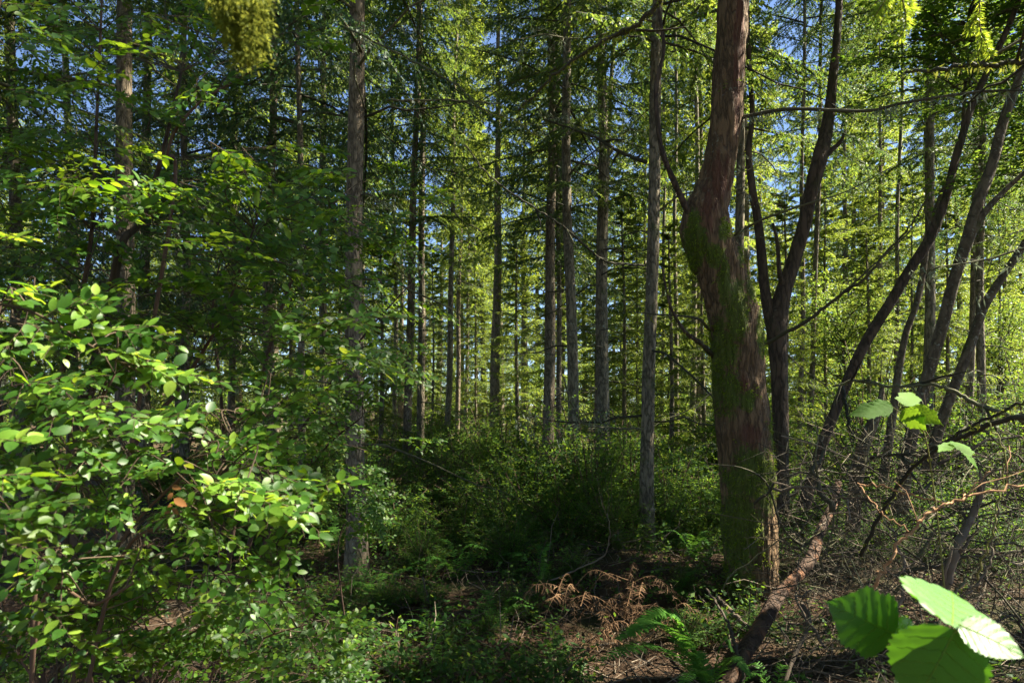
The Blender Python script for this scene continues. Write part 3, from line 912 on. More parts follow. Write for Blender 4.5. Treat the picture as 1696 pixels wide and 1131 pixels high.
# unseen broadleaf crowns added on the sunny side to shade and dapple the foreground
small_maple(CX + 5.0 / 3.75 * F, 3.75, 5.4, 0, .82, 'unseen broadleaf tree added to shade the low leaves')
small_maple(CX + 5.2 / 2.9 * F, 2.9, 7.6, 3, 1.1, 'unseen thin-leaved broadleaf tree added to dapple the near shrub')
small_maple(CX + 4.6 / 4.3 * F, 4.3, 9.1, 5, .95, 'unseen tall dense broadleaf tree added to shade the upper shrub')
small_maple(CX + 4.8 / 4.6 * F, 4.6, 11.0, 5, 1.0, 'unseen tallest broadleaf tree added to shade the upper shrub')
small_maple(CX + 5.6 / 5.5 * F, 5.6, 7.0, 2, .6, 'unseen bushy broadleaf tree added to shade the floor')
small_maple(CX + 6.0 / 6.9 * F, 6.9, 7.6, 1, .9, 'unseen tall broadleaf tree added to shade the floor')

# ------------------------------------------------------------------ shrubs
def shrub_mesh(seed, R, H, nl, leaf, mat):
    r = np.random.default_rng(seed)
    fol, st = Acc(), Acc()
    O, D = [], []
    for k in range(30):
        az, sp = r.uniform(0, 6.28), r.uniform(.15, 1.0)
        tt = np.linspace(0, 1, 7)
        tip = np.array([math.cos(az) * R * sp, math.sin(az) * R * sp, H * r.uniform(.55, 1.05) * (1.15 - .5 * sp)])
        pts = tip * tt[:, None] ** np.array([1.3, 1.3, .8]) + np.cumsum(r.normal(0, .02, (7, 3)), 0) * tt[:, None]
        tube(st, pts, .008 * (1 - .8 * tt) + .0015, 4)
        for q in range(nl // 30 // 14):
            u = r.uniform(.25, 1)
            p = np.array([np.interp(u, tt, pts[:, c]) for c in range(3)])
            d = unit(r.normal(0, 1, 3) * np.array([1, 1, .5]) + np.array([math.cos(az), math.sin(az), .2]) * .5)
            l = r.uniform(.12, .38)
            w_ = (np.arange(14) / 14)[:, None]
            O.append(p + d * l * w_ - UP * (.2 * l * w_ ** 2) + r.normal(0, .006, (14, 3)))
            D.append(np.repeat(d[None], 14, 0))
    O, D = np.concatenate(O), np.concatenate(D)
    s_ = unit(np.cross(D, UP)) * np.where(np.arange(len(O)) % 2, 1, -1)[:, None]
    a_ = unit(D * .6 + s_ * .8 + r.normal(0, .3, O.shape))
    kites(fol, O, a_, unit(np.cross(a_, UP + r.normal(0, .4, O.shape))), leaf * r.uniform(.7, 1.3, len(O)), leaf * .55 * r.uniform(.8, 1.2, len(O)), 0, .5)
    return fol.mesh('foliage', [mat], False), st.mesh('stems', [M['stem']])


SHRUB = [shrub_mesh(51, .8, 1.2, 7500, .034, M['shrub']), shrub_mesh(52, .9, 1.0, 7500, .036, M['shrub']), shrub_mesh(53, .7, 1.5, 7000, .034, M['shrub'])]
SHRUBF = [shrub_mesh(54, 1.0, 1.3, 5000, .060, M['maple']), shrub_mesh(55, 1.1, 1.1, 5000, .065, M['shrub'])]


def shrub(px, Y, sc, mesh, label, group=None, zs=1., name='shrub'):
    x0 = (px - CX) / F * Y
    t = root(name, (x0, Y, ground_z(x0, Y) - .02), label, 'shrub', group)
    t.rotation_euler = (0, 0, px * .77)
    t.scale = (sc, sc, sc * zs)
    link('foliage', mesh[0], t)
    link('stem', mesh[1], t)
    return t


for px, Y, sc, i, lab in [(960, 8.6, 1.42, 0, 'dense dark evergreen bush at the foot of the grey firs, tallest in the middle'), (880, 8.2, 1.2, 1, 'dark bush spreading before the brown edge-lit fir'), (1040, 8.3, 1.0, 2, 'dark bush between the touching firs and the straight grey fir'),
                          (800, 8.8, .95, 1, 'dark low bush under the central gap'), (930, 7.3, .8, 1, 'low dark bush in front of the tallest middle bush'), (1110, 8.6, 1.0, 0, 'dark bush beside the foot of the crooked trunk'),
                          (1160, 7.8, .8, 1, 'low bush tucked against the crooked trunk'), (730, 9.5, .9, 2, 'bush half lit at the foot of the slim grey fir'), (655, 8.0, .75, 1, 'small bush beside the thick pale fir'),
                          (1010, 6.9, .6, 0, 'small bush behind the fallen brown boughs'), (850, 6.6, .55, 1, 'small dark bush in the shaded middle ground'), (700, 6.6, .5, 0, 'small bush on the shaded litter near the thick pale fir'),
                          (1340, 9.2, 1.0, 0, 'bush behind the foot of the leaning red trunk'), (1480, 9.0, 1.1, 1, 'bush behind the dead brush'), (1590, 8.6, 1.2, 2, 'bush with glossy leaves behind the lowest leaning trunk'), (1690, 8.0, 1.2, 0, 'bush at the edge behind the dead brush'),
                          (520, 8.5, .9, 2, 'dark bush behind the leafy thicket, by the thick pale fir'), (430, 7.5, 1.0, 0, 'dark bush deep behind the bright shrub'), (330, 8, 1.1, 1, 'dark bush hidden behind the bright shrub'), (1650, 6.6, .8, 1, 'leafy bush inside the dead brush at the edge')]:
    shrub(px, Y, sc, SHRUB[i], lab, 'evergreen bushes of the undergrowth')
rs = np.random.default_rng(8)
for k, (px, Y, sc) in enumerate([(640, 11, 1.2), (700, 13, 1.3), (760, 12, 1.2), (840, 10.5, 1.3), (900, 10, 1.2), (1020, 9.8, 1.3), (1090, 10.5, 1.4), (1150, 9.5, 1.3), (670, 17, 1.6), (620, 20, 1.8), (730, 19, 1.6), (800, 16, 1.5), (1300, 8.4, 1.1), (1390, 8.2, 1.2), (1440, 9.5, 1.5),
                                 (1530, 7.6, 1.2), (1640, 7.6, 1.4), (1700, 9.5, 1.6), (1560, 10.5, 1.7), (1400, 11, 1.6), (980, 7.4, .85), (770, 7.6, .8), (1200, 8.6, 1.2), (600, 9, 1.1), (1450, 7.0, .9), (1580, 6.4, .8), (830, 7.2, .75), (1100, 7.4, .8)]):
    by_landmark(shrub(px, Y, sc * .95, SHRUB[k % 3], 'bush', 'evergreen bushes of the undergrowth', rs.uniform(.6, 1.25)), 'dark undergrowth bush', px)
r = np.random.default_rng(5)
for k in range(44):
    px = -40 + 1790 * ((k * .618034 + .3) % 1)
    Y = 11 + 20 * r.random()
    by_landmark(shrub(px, Y, r.uniform(.8, 1.5), SHRUBF[k % 2], 'shrub', 'sunlit shrubs behind', r.uniform(.7, 1.2)), 'sunlit shrub', px)
for k in range(40):
    px = -40 + 1790 * ((k * .618034 + .7) % 1)
    Y = 28 + 34 * r.random()
    by_landmark(shrub(px, Y, r.uniform(1.6, 2.6), SHRUBF[k % 2], 'shrub', 'far shrubs of the wood', r.uniform(.9, 1.5)), 'far tall shrub', px)
# low plants on the shaded floor
for k in range(30):
    px, Y = r.uniform(420, 1300), r.uniform(4.6, 7.0)
    if 880 < px < 1120 and Y < 5.9:
        continue
    by_landmark(shrub(px, Y, r.uniform(.16, .34), SHRUB[k % 3], 'seedling', 'seedlings on the forest floor', .8, 'seedling'), 'low floor seedling', px)

# ------------------------------------------------------------------ leaves with a real blade
def leaf_template(nr=5, wid=.54, fold=.16, curl=.18, tipw=1.):
    """blade along +y from 0 to 1, midrib sunk, edges raised"""
    v = [(0, 0, 0)]
    for k in range(1, nr):
        u = k / nr
        w = wid / 2 * math.sin(math.pi * u ** .85) ** .75
        z = -curl * u * u
        v += [(-w, u, z + fold * w), (0, u, z), (w, u, z + fold * w)]
    v.append((0, 1, -curl * 1.05))
    f3, f4 = [(0, 2, 1), (0, 3, 2)], []
    for k in range(nr - 2):
        b_ = 1 + 3 * k
        f4 += [(b_, b_ + 1, b_ + 4, b_ + 3), (b_ + 1, b_ + 2, b_ + 5, b_ + 4)]
    b_ = 1 + 3 * (nr - 2)
    e = len(v) - 1
    f3 += [(b_, b_ + 1, e), (b_ + 1, b_ + 2, e)]
    return np.array(v, float), np.array(f3), np.array(f4)


LT = leaf_template()
LEAF_ME = {}
for key in ('huck', 'young', 'brown'):
    for q, (wd, fo, cu) in enumerate([(.54, .2, .12), (.58, .1, .25), (.50, .3, .05)]):
        V, f3, f4 = leaf_template(5, wd, fo, cu)
        LEAF_ME[key, q] = Acc().add(V, [f3, f4]).mesh('leaf', [M[key]])


def basis(a_, n_):
    x = unit(np.cross(a_, n_))
    z = np.cross(x, a_)
    return x, z


class Shrub:
    """an evergreen shrub of leafy sprays: leaves are gathered, then the 300 that show largest become parts"""
    def __init__(s, name, label, foot, seed, group=None):
        s.r = np.random.default_rng(seed)
        s.foot = np.array([foot[0], foot[1], ground_z(foot[0], foot[1])])
        s.root = root(name, s.foot, label, 'shrub', group)
        s.pos, s.ax, s.nm, s.sz, s.kd = [], [], [], [], []
        s.tw = Acc()
        s.stems = []

    def stem(s, pix, w0, w1, mat='stem'):
        pts = smooth_line([s.foot - UP * .05] + [P(*q) for q in pix], 30)
        acc = Acc()
        tube(acc, pts - s.foot, np.linspace(w0, w1, 30) / 2, 7, rough=.1, seed=len(s.stems))
        link('stem', acc.mesh('stem', [M[mat]]), s.root)
        s.stems.append(pts)

    def twig(s, pts, r0, r1):
        tube(s.tw, pts - s.foot, np.linspace(r0, r1, len(pts)), 3, cap=False)

    def leaves_on(s, pts, leaf, side_up, young, kind=None, skip=0., r=None):
        r = s.r
        seg = np.linalg.norm(np.diff(pts, axis=0), axis=1).sum()
        nl = max(3, int(seg * (1 - skip) / (leaf * .40)))
        u = skip + (1 - skip) * (np.arange(nl) + .5) / nl
        tt = np.linspace(0, 1, len(pts))
        p = np.stack([np.interp(u, tt, pts[:, c]) for c in range(3)], 1)
        d = unit(np.stack([np.interp(u, tt, np.gradient(pts[:, c])) for c in range(3)], 1))
        up = unit(side_up + r.normal(0, .18, (nl, 3)))
        sd = unit(np.cross(d, up)) * np.where(np.arange(nl) % 2, 1, -1)[:, None]
        k = np.where(u > .93, .15, .85)[:, None]
        a_ = unit(d * r.uniform(.45, .8, (nl, 1)) + sd * k + up * r.uniform(-.15, .3, (nl, 1)) + r.normal(0, .09, (nl, 3)))
        nm = unit(up + r.normal(0, .22, (nl, 3)))
        s.pos.append(p)
        s.ax.append(a_)
        s.nm.append(nm)
        s.sz.append(leaf * r.uniform(.5, 1.25, nl) * (1 - .25 * u ** 4))
        if kind is None:
            kk = np.where(r.random(nl) < young, 1, 0)
        else:
            kk = np.full(nl, kind)
        s.kd.append(kk)

    def spray(s, p0, p1, leaf, nside=7, ls=.16, young=.1, tilt=None, kind=None, attach=True, bow=.06):
        r = s.r
        L = np.linalg.norm(p1 - p0)
        mid = (p0 + p1) / 2 + UP * L * bow + r.normal(0, .03 * L, 3)
        main = smooth_line([p0, mid, p1], 9)
        s.twig(main, .0018, .0008)
        up = unit(UP + r.normal(0, .22, 3) + np.array([.15, -.42, 0]) if tilt is None else tilt)
        s.leaves_on(main, leaf, up, young, kind, .25)
        d0 = unit(p1 - p0)
        for k in range(nside):
            u = .12 + .8 * (k + r.random() * .6) / nside
            i0 = int(u * 8)
            b_ = main[i0]
            sd = unit(np.cross(d0, up)) * (1 if k % 2 else -1)
            l = ls * r.uniform(.55, 1.2) * (1.1 - .6 * u)
            d = unit(d0 * r.uniform(.5, .9) + sd * r.uniform(.6, 1) + up * r.normal(.02, .12))
            q = np.array([b_ + d * l * w_ - UP * (.22 * l * w_ * w_) for w_ in np.linspace(0, 1, 4)])
            s.twig(q, .0011, .0006)
            s.leaves_on(q, leaf * r.uniform(.85, 1.05), unit(up + r.normal(0, .15, 3)), young, kind, .08)
        if attach and s.stems:
            al = np.concatenate([st[6:] for st in s.stems])
            dd = np.linalg.norm(al - p0, axis=1) + .6 * np.clip(al[:, 2] - p0[2], 0, None)
            q = al[dd.argmin()]
            m_ = (q + p0) / 2 + UP * .05 + r.normal(0, .03, 3)
            s.twig(smooth_line([q, m_, p0], 10), .0026, .0018)

    def finish(s, single=300, twigmat='twiglit'):
        pos, ax, nm, sz, kd = (np.concatenate(v) for v in (s.pos, s.ax, s.nm, s.sz, s.kd))
        px, py = px_of(pos)
        inside = (px > -5) & (px < 1700) & (py > -5) & (py < 1136) & (pos[:, 1] > .2)
        size = np.where(inside, sz / pos[:, 1], -1)
        order = np.argsort(-size)
        one = order[:single]
        rest = order[single:]
        x, z = basis(ax, nm)
        col_ = ('huck', 'young', 'brown')
        for i_ in one:
            o = link('leaf', LEAF_ME[col_[kd[i_]], int(i_) % 3], s.root)
            sc = sz[i_]
            mt = np.eye(4)
            mt[:3, 0], mt[:3, 1], mt[:3, 2], mt[:3, 3] = x[i_] * sc, ax[i_] * sc, z[i_] * sc, pos[i_] - s.foot
            o.matrix_basis = Matrix(mt.tolist())
        if len(rest):
            V0, f3, f4 = LT
            acc = Acc()
            for kk in range(3):
                q = rest[kd[rest] == kk]
                if not len(q):
                    continue
                V = (pos[q] - s.foot)[:, None] + sz[q][:, None, None] * (V0[None, :, :1] * x[q][:, None] + V0[None, :, 1:2] * ax[q][:, None] + V0[None, :, 2:] * z[q][:, None])
                o_ = (np.arange(len(q)) * len(V0))[:, None, None]
                acc.add(V.reshape(-1, 3), [(o_ + f3[None]).reshape(-1, 3), (o_ + f4[None]).reshape(-1, 4)], kk)
            link('foliage', acc.mesh('foliage', [M[c] for c in col_]), s.root, kind='stuff')
        link('twigs', s.tw.mesh('twigs', [M[twigmat]]), s.root)


# the bright shrub near the camera
S = Shrub('huckleberry_shrub', 'bright sunlit evergreen shrub with glossy oval leaves, nearest the camera', (-1.25, 1.75), 61)
S.stem([(-60, 900, 1.7), (-40, 700, 1.65), (0, 505, 1.5)], .016, .006)
S.stem([(60, 950, 1.8), (110, 780, 1.75), (190, 620, 1.7)], .015, .005)
S.stem([(180, 980, 1.9), (290, 860, 1.8), (360, 790, 1.7)], .014, .005)
S.stem([(150, 1000, 2.1), (330, 760, 2.1), (440, 660, 2.0)], .014, .005)
S.stem([(-120, 900, 1.5), (-90, 800, 1.4), (-40, 760, 1.35)], .012, .005)
S.stem([(60, 1040, 1.6), (160, 1000, 1.55), (230, 960, 1.5)], .012, .005)
LN = .038
# bare lit twig arching in from the edge with its leafy side sprays
S.twig(smooth_line([P(-30, 500, 1.42), P(35, 510, 1.42), P(80, 530, 1.43), (P(130, 560, 1.45)), P(180, 590, 1.46), P(235, 618, 1.48)], 30), .0042, .002)
SP = [  # px, py, depth of the start and of the tip, side twigs, side length, share of young leaves
    (60, 530, 1.42, 185, 495, 1.40, 6, .10, .35), (85, 545, 1.44, 300, 575, 1.45, 7, .11, .2), (20, 525, 1.4, 110, 600, 1.35, 6, .09, .25), (150, 575, 1.46, 255, 600, 1.45, 4, .08, .5),
    (200, 600, 1.48, 300, 640, 1.45, 5, .09, .5), (40, 540, 1.5, -20, 620, 1.45, 5, .09, .2), (240, 618, 1.5, 380, 650, 1.5, 5, .08, .2), (0, 500, 1.45, 90, 475, 1.4, 4, .08, .2),
    (440, 690, 2.0, 655, 570, 2.0, 8, .16, .25), (440, 690, 2.0, 600, 640, 1.9, 7, .15, .1), (380, 720, 1.9, 460, 650, 1.9, 5, .12, .4), (400, 720, 1.9, 455, 760, 1.8, 6, .12, .2),
    (-60, 740, 1.2, 50, 735, 1.15, 5, .07, .6), (-50, 800, 1.2, 110, 800, 1.2, 7, .09, .1), (-50, 860, 1.25, 130, 880, 1.25, 8, .09, .15), (0, 800, 1.4, 120, 760, 1.4, 6, .09, .1),
    (20, 850, 1.3, 130, 830, 1.25, 6, .09, .2), (-20, 900, 1.4, 90, 940, 1.35, 6, .09, .1), (60, 700, 1.6, 200, 690, 1.55, 6, .1, .1), (110, 740, 1.6, 190, 790, 1.5, 6, .09, .1),
    (200, 800, 1.6, 300, 780, 1.5, 7, .10, .1), (330, 830, 1.55, 420, 800, 1.4, 6, .09, .75), (370, 800, 1.5, 500, 870, 1.45, 7, .08, .6), (400, 820, 1.5, 545, 895, 1.5, 8, .09, .1),
    (330, 810, 1.6, 270, 870, 1.5, 6, .1, .1), (300, 860, 1.7, 340, 940, 1.6, 7, .1, .1), (350, 870, 1.7, 440, 960, 1.65, 7, .1, .1), (230, 880, 1.6, 240, 970, 1.5, 6, .09, .3),
    (310, 760, 1.8, 420, 740, 1.75, 7, .12, .2), (250, 700, 1.8, 330, 700, 1.7, 7, .11, .1), (330, 700, 1.9, 440, 790, 1.8, 8, .12, .1), (160, 660, 1.7, 260, 720, 1.6, 7, .11, .1),
    (20, 640, 1.6, 120, 650, 1.5, 6, .1, .1), (150, 850, 1.8, 230, 840, 1.7, 7, .1, .1), (200, 920, 1.7, 300, 980, 1.65, 7, .1, .1), (100, 900, 1.6, 60, 1000, 1.5, 7, .1, .05),
    (440, 800, 1.8, 545, 800, 1.8, 6, .1, .1), (460, 840, 1.9, 545, 850, 1.85, 6, .09, .1), (420, 880, 1.8, 500, 960, 1.75, 6, .09, .1), (30, 1000, 1.5, 120, 1060, 1.4, 6, .09, .3), (100, 1050, 1.5, 200, 1100, 1.4, 6, .08, .1)]
for (a0, b0, c0, a1, b1, c1, ns, ls, yg) in SP:
    S.spray(P(a0, b0, c0), P(a1, b1, c1), LN * S.r.uniform(.9, 1.1), ns, ls, yg)
for k in range(80):
    px, py = S.r.uniform(-60, 480), S.r.uniform(600, 1010)
    if px > 260 and py < 680:
        continue
    Y = S.r.uniform(1.65, 2.5)
    p0 = P(px, py, Y)
    S.spray(p0, p0 + np.array([S.r.uniform(-.05, .24), S.r.uniform(-.14, .1), S.r.uniform(-.10, .06)]), LN, 6, .13, .08)
S.leaves_on(smooth_line([P(283, 800, 1.38), P(288, 830, 1.37), P(282, 850, 1.37)], 8), .024, np.array([0, -1, .2]), 0, 2)
S.finish()

# the tall dark shrub behind and above it
S = Shrub('huckleberry_shrub', 'tall shaded evergreen shrub with reddish stems rising above the bright shrub', (-1.9, 2.9), 62)
S.stem([(120, 760, 2.95), (150, 640, 2.95), (183, 490, 3.0), (203, 400, 3.0), (235, 365, 3.0), (270, 250, 2.9), (300, 120, 2.9)], .062, .012, 'madrone')
S.stem([(80, 760, 2.9), (120, 560, 2.8), (150, 400, 2.7), (160, 200, 2.6), (170, -30, 2.5)], .03, .008, 'madrone')
S.stem([(200, 800, 3.0), (300, 640, 3.0), (370, 520, 2.9), (420, 380, 2.8)], .026, .007)
S.stem([(0, 700, 2.8), (-20, 450, 2.6), (-30, 200, 2.4), (0, 0, 2.2)], .028, .007)
S.stem([(280, 380, 2.9), (278, 250, 2.8), (320, 180, 2.8), (380, 140, 2.7), (420, 115, 2.6)], .02, .005)
LD = .044
for (a0, b0, c0, a1, b1, c1, ns, ls, yg) in [(360, 150, 2.65, 440, 108, 2.55, 5, .10, .5), (170, 250, 2.4, 275, 262, 2.3, 7, .12, .4), (60, 310, 2.2, 165, 330, 2.1, 7, .13, .5), (-30, 380, 1.9, 30, 400, 1.8, 5, .1, .5), (270, 90, 2.7, 300, 60, 2.6, 5, .1, .5),
                                            (180, 310, 2.4, 260, 340, 2.3, 6, .13, .2), (280, 420, 2.7, 345, 440, 2.6, 6, .13, .2), (420, 480, 2.8, 300, 470, 2.7, 6, .13, .1), (330, 510, 2.6, 410, 540, 2.5, 6, .14, .15), (20, 90, 2.1, 110, 60, 2.0, 7, .14, .1),
                                            (180, 560, 2.4, 330, 590, 2.3, 8, .16, .1), (190, 540, 2.4, 280, 540, 2.3, 6, .13, .15)]:
    S.spray(P(a0, b0, c0), P(a1, b1, c1), LD, ns, ls, yg)
for k in range(230):
    px, py = S.r.uniform(-50, 520), S.r.uniform(-30, 640)
    if px > 330 and py < 230 and S.r.random() < .85:
        continue
    if 150 < px < 260 and py < 200 and S.r.random() < .5:
        continue
    if S.r.random() < .45 * (py < 240):
        continue
    Y = S.r.uniform(2.1, 3.9)
    p0 = P(px, py, Y)
    S.spray(p0, p0 + np.array([S.r.uniform(-.1, .4), S.r.uniform(-.3, .2), S.r.uniform(-.15, .12)]), LD * S.r.uniform(.85, 1.1), 7, .2, .04)
S.finish()

# darker shrub further back, beside the thick pale fir
S = Shrub('huckleberry_shrub', 'dark spreading evergreen shrub in shade before the thick pale fir', (-2.0, 4.6), 63)
S.stem([(400, 780, 4.6), (430, 640, 4.6), (470, 500, 4.5), (520, 380, 4.5), (560, 330, 4.4)], .04, .01)
S.stem([(370, 800, 4.6), (365, 640, 4.6), (352, 520, 4.6), (370, 400, 4.6)], .034, .008)
S.stem([(440, 820, 4.6), (520, 680, 4.5), (600, 560, 4.4), (680, 470, 4.4)], .034, .007)
S.stem([(470, 830, 4.6), (540, 740, 4.4), (600, 690, 4.3)], .028, .007)
for k in range(105):
    px, py = S.r.uniform(360, 690), S.r.uniform(260, 760)
    if px > 600 and (py < 330 or py > 640) and S.r.random() < .8:
        continue
    if px < 480 and py < 330:
        continue
    p0 = P(px, py, S.r.uniform(3.9, 5.2))
    S.spray(p0, p0 + np.array([S.r.uniform(-.15, .45), S.r.uniform(-.3, .2), S.r.uniform(-.2, .1)]), .042, 7, .24, .06)
S.finish(120)

# low shrub along the lower edge
S = Shrub('huckleberry_shrub', 'low small-leaved evergreen shrub along the lower edge, below the bright shrub', (-1.15, 2.35), 64)
S.stem([(250, 1120, 2.3), (330, 1040, 2.2), (400, 990, 2.2)], .012, .004)
S.stem([(350, 1120, 2.3), (430, 1060, 2.2), (520, 1030, 2.2)], .012, .004)
S.stem([(150, 1120, 2.2), (200, 1050, 2.1), (260, 1000, 2.1)], .012, .004)
S.stem([(60, 1130, 2.2), (30, 1070, 2.2), (0, 1010, 2.2)], .012, .004)
for k in range(95):
    px, py = S.r.uniform(-40, 570), S.r.uniform(985, 1140)
    if px > 440 and py < 1040:
        continue
    p0 = P(px, py, S.r.uniform(1.9, 2.7))
    S.spray(p0, p0 + np.array([S.r.uniform(-.05, .25), S.r.uniform(-.15, .1), S.r.uniform(-.06, .09)]), .030, 6, .12, .12)
S.finish(200)

# small shrub spray by the foot of the thick pale fir
S = Shrub('huckleberry_shrub', 'small leafy sprays in front of the thick pale fir', (-.95, 4.1), 65)
S.stem([(560, 930, 4.1), (572, 860, 4.1), (590, 800, 4.0)], .012, .004)
for k in range(13):
    p0 = P(S.r.uniform(560, 610), S.r.uniform(770, 900), S.r.uniform(3.7, 4.2))
    S.spray(p0, p0 + np.array([S.r.uniform(.02, .32), S.r.uniform(-.15, .1), S.r.uniform(-.10, .05)]), .036, 6, .17, .1)
S.finish(60)

# ------------------------------------------------------------------ big bramble leaves near the lens
def big_leaf(base, tip, nrm, wid, mat, serr=.045, lobes=0., nu=26, nv=8, pleat=.03, curl=.1, bend=0.):
    """ovate toothed blade with sunken side veins; base and tip in world space"""
    ax = tip - base
    L = np.linalg.norm(ax)
    ax = ax / L
    x = unit(np.cross(ax, nrm))
    z = np.cross(x, ax)
    V = []
    for i_ in range(nu + 1):
        u = i_ / nu
        w = wid / 2 * max(.0, (math.sin(math.pi * min(1, u * 1.02 + .04) ** .72)) ** .8)
        if lobes:
            w *= 1 + lobes * math.cos(2 * math.pi * (u * 2.3 - .35))
        w *= 1 + serr * (1 if i_ % 2 else -1)
        for j_ in range(-nv, nv + 1):
            v = j_ / nv
            vein = math.cos(2 * math.pi * (u * 6.5 - abs(v) * 1.5)) * .35
            hz = pleat * vein * abs(v) ** .6 * (1 - u * .6) + curl * (abs(v) ** 1.6) * wid - curl * 1.6 * u * u + bend * v * wid
            uu_ = u + .10 * abs(v) * (1 - u) * (w / wid)
            V.append(base + ax * L * uu_ + x * (w * v) + z * L * hz)
    k = 2 * nv + 1
    i_, j_ = np.meshgrid(np.arange(nu), np.arange(k - 1), indexing='ij')
    a_ = (i_ * k + j_).ravel()
    return Acc().add(np.array(V), np.stack([a_, a_ + 1, a_ + 1 + k, a_ + k], 1)).mesh('leaf', [M[mat]])


def plant(name, label, cat, foot):
    return root(name, foot, label, cat)


foot = np.array([.78, .95, ground_z(.78, .95)])
t = plant('bramble', 'big toothed bramble leaves low in the near corner, one glaring in the sun', 'bramble', foot)
stem = smooth_line([foot, P(1640, 1300, .9), P(1600, 1120, .85), P(1583, 1042, .82)], 24)
acc = Acc()
tube(acc, stem - foot, np.linspace(.004, .002, 24), 6)
tube(acc, smooth_line([P(1600, 1120, .85), P(1560, 1075, .86), P(1510, 1058, .88), P(1478, 1052, .88)], 14) - foot, np.linspace(.0028, .0016, 14), 6)
link('stem', acc.mesh('stem', [M['greencane']]), t)
for (b_, e_, nn, w_, kw) in [
        ((1482, 1050, .88), (1372, 998, .86), (-.05, -1, .06), .088, dict(lobes=.10, curl=.06, pleat=.02)),
        ((1577, 1037, .82), (1584, 966, 1.0), (.30, -.5, 1), .135, dict(pleat=.03, curl=.04)),
        ((1588, 1034, .82), (1708, 1082, .78), (-.1, -.75, 1), .058, dict(pleat=.03)),
        ((1582, 1042, .82), (1515, 1180, .83), (.0, -1, .0), .13, dict(pleat=.015, curl=.05)),
        ((1482, 1054, .88), (1524, 1020, .93), (-.2, -1, .3), .030, {})]:
    lf = link('leaf', big_leaf(P(*b_) - foot, P(*e_) - foot, unit(np.array(nn, float)), w_, 'bramble', **kw), t)
    acc = Acc()
    rows = [list(lf.data.vertices[i_ * 17 + 8].co) for i_ in range(27)]
    tube(acc, np.array(rows), np.linspace(.0011, .0004, 27), 5)
    for i_ in range(3, 22, 4):
        for sg in (-1, 1):
            vein = [list(lf.data.vertices[min(i_ + j_ // 2, 26) * 17 + 8 + sg * j_].co) for j_ in range(0, 8)]
            tube(acc, np.array(vein), np.linspace(.0006, .0002, 8), 4)
    link('veins', acc.mesh('veins', [M['young']]), lf)

# young maple leaves over the brush
foot = np.array([1.55, 2.3, ground_z(1.55, 2.3)])
t = plant('maple_seedling', 'sprig of bright young lobed leaves before the dead brush', 'seedling', foot)
st = smooth_line([foot, P(1560, 930, 2.2), P(1545, 800, 2.1), P(1530, 715, 2.0), P(1500, 675, 2.0)], 24)
acc = Acc()
tube(acc, st - foot, np.linspace(.0028, .0014, 24), 6)
tube(acc, smooth_line([P(1530, 715, 2.0), P(1500, 690, 2.0), P(1476, 672, 2.0)], 8) - foot, .0015, 5)
tube(acc, smooth_line([P(1545, 800, 2.1), P(1570, 770, 2.1), P(1582, 735, 2.1)], 8) - foot, .0015, 5)
link('stem', acc.mesh('stem', [M['greencane']]), t)
for (b_, e_, nn, w_) in [((1478, 672, 2.0), (1408, 684, 1.95), (-.5, -.8, .25), .085), ((1500, 672, 2.0), (1514, 642, 2.08), (-.45, -.9, .2), .10), ((1506, 676, 2.0), (1560, 700, 1.9), (-.4, -.8, .3), .085), ((1496, 678, 2.0), (1534, 712, 1.93), (-.5, -.9, .1), .085),
                         ((1582, 732, 2.1), (1612, 752, 2.0), (.2, -.5, 1), .09), ((1580, 736, 2.1), (1556, 740, 2.0), (-.1, -.6, 1), .06), ((1590, 740, 2.1), (1626, 776, 2.05), (.3, -.6, .8), .05)]:
    link('leaf', big_leaf(P(*b_) - foot, P(*e_) - foot, unit(np.array(nn, float)), w_ * .66, 'sprig', serr=.07, lobes=.16, nu=18, nv=5, pleat=.05, curl=.08), t)

# ------------------------------------------------------------------ ferns
def frond(base, tip, lift, mat, wid, npn=34, hang=0., seed=0):
    r = np.random.default_rng(seed)
    mid = (base + tip) / 2 + UP * lift
    c = smooth_line([base, mid, tip], 40)
    acc = Acc()
    tube(acc, c, np.linspace(.0035, .0008, 40), 4, m=0)
    T, _, _ = frames(c)
    for k in range(npn):
        u = .12 + .87 * k / npn
        i_ = int(u * 39)
        t_ = T[i_]
        sd = unit(np.cross(t_, UP))
        nl = np.cross(sd, t_)
        l = wid * math.sin(math.pi * (.12 + .86 * u)) ** .7 * (1.1 - .5 * u) * r.uniform(.85, 1.1)
        for sg in (-1, 1):
            if hang > .25 and r.random() < .3:
                continue
            a_ = unit(sd * sg + t_ * .35 - UP * hang + r.normal(0, .07 + hang * .45, 3))
            b_ = unit(np.cross(a_, nl + r.normal(0, .1, 3)))
            p = c[i_] + t_ * .004 * sg
            w = wid * (.085 if hang > .2 else .115)
            V = np.array([p - b_ * w * .5, p + b_ * w * .5, p + a_ * l * .55 + b_ * w * .42 + nl * l * .03, p + a_ * l * .55 - b_ * w * .42 + nl * l * .03, p + a_ * l - nl * l * .05])
            acc.add(V, [np.array([[0, 1, 2, 3]]), np.array([[3, 2, 4]])])
    return acc.mesh('frond', [M[mat]], False)


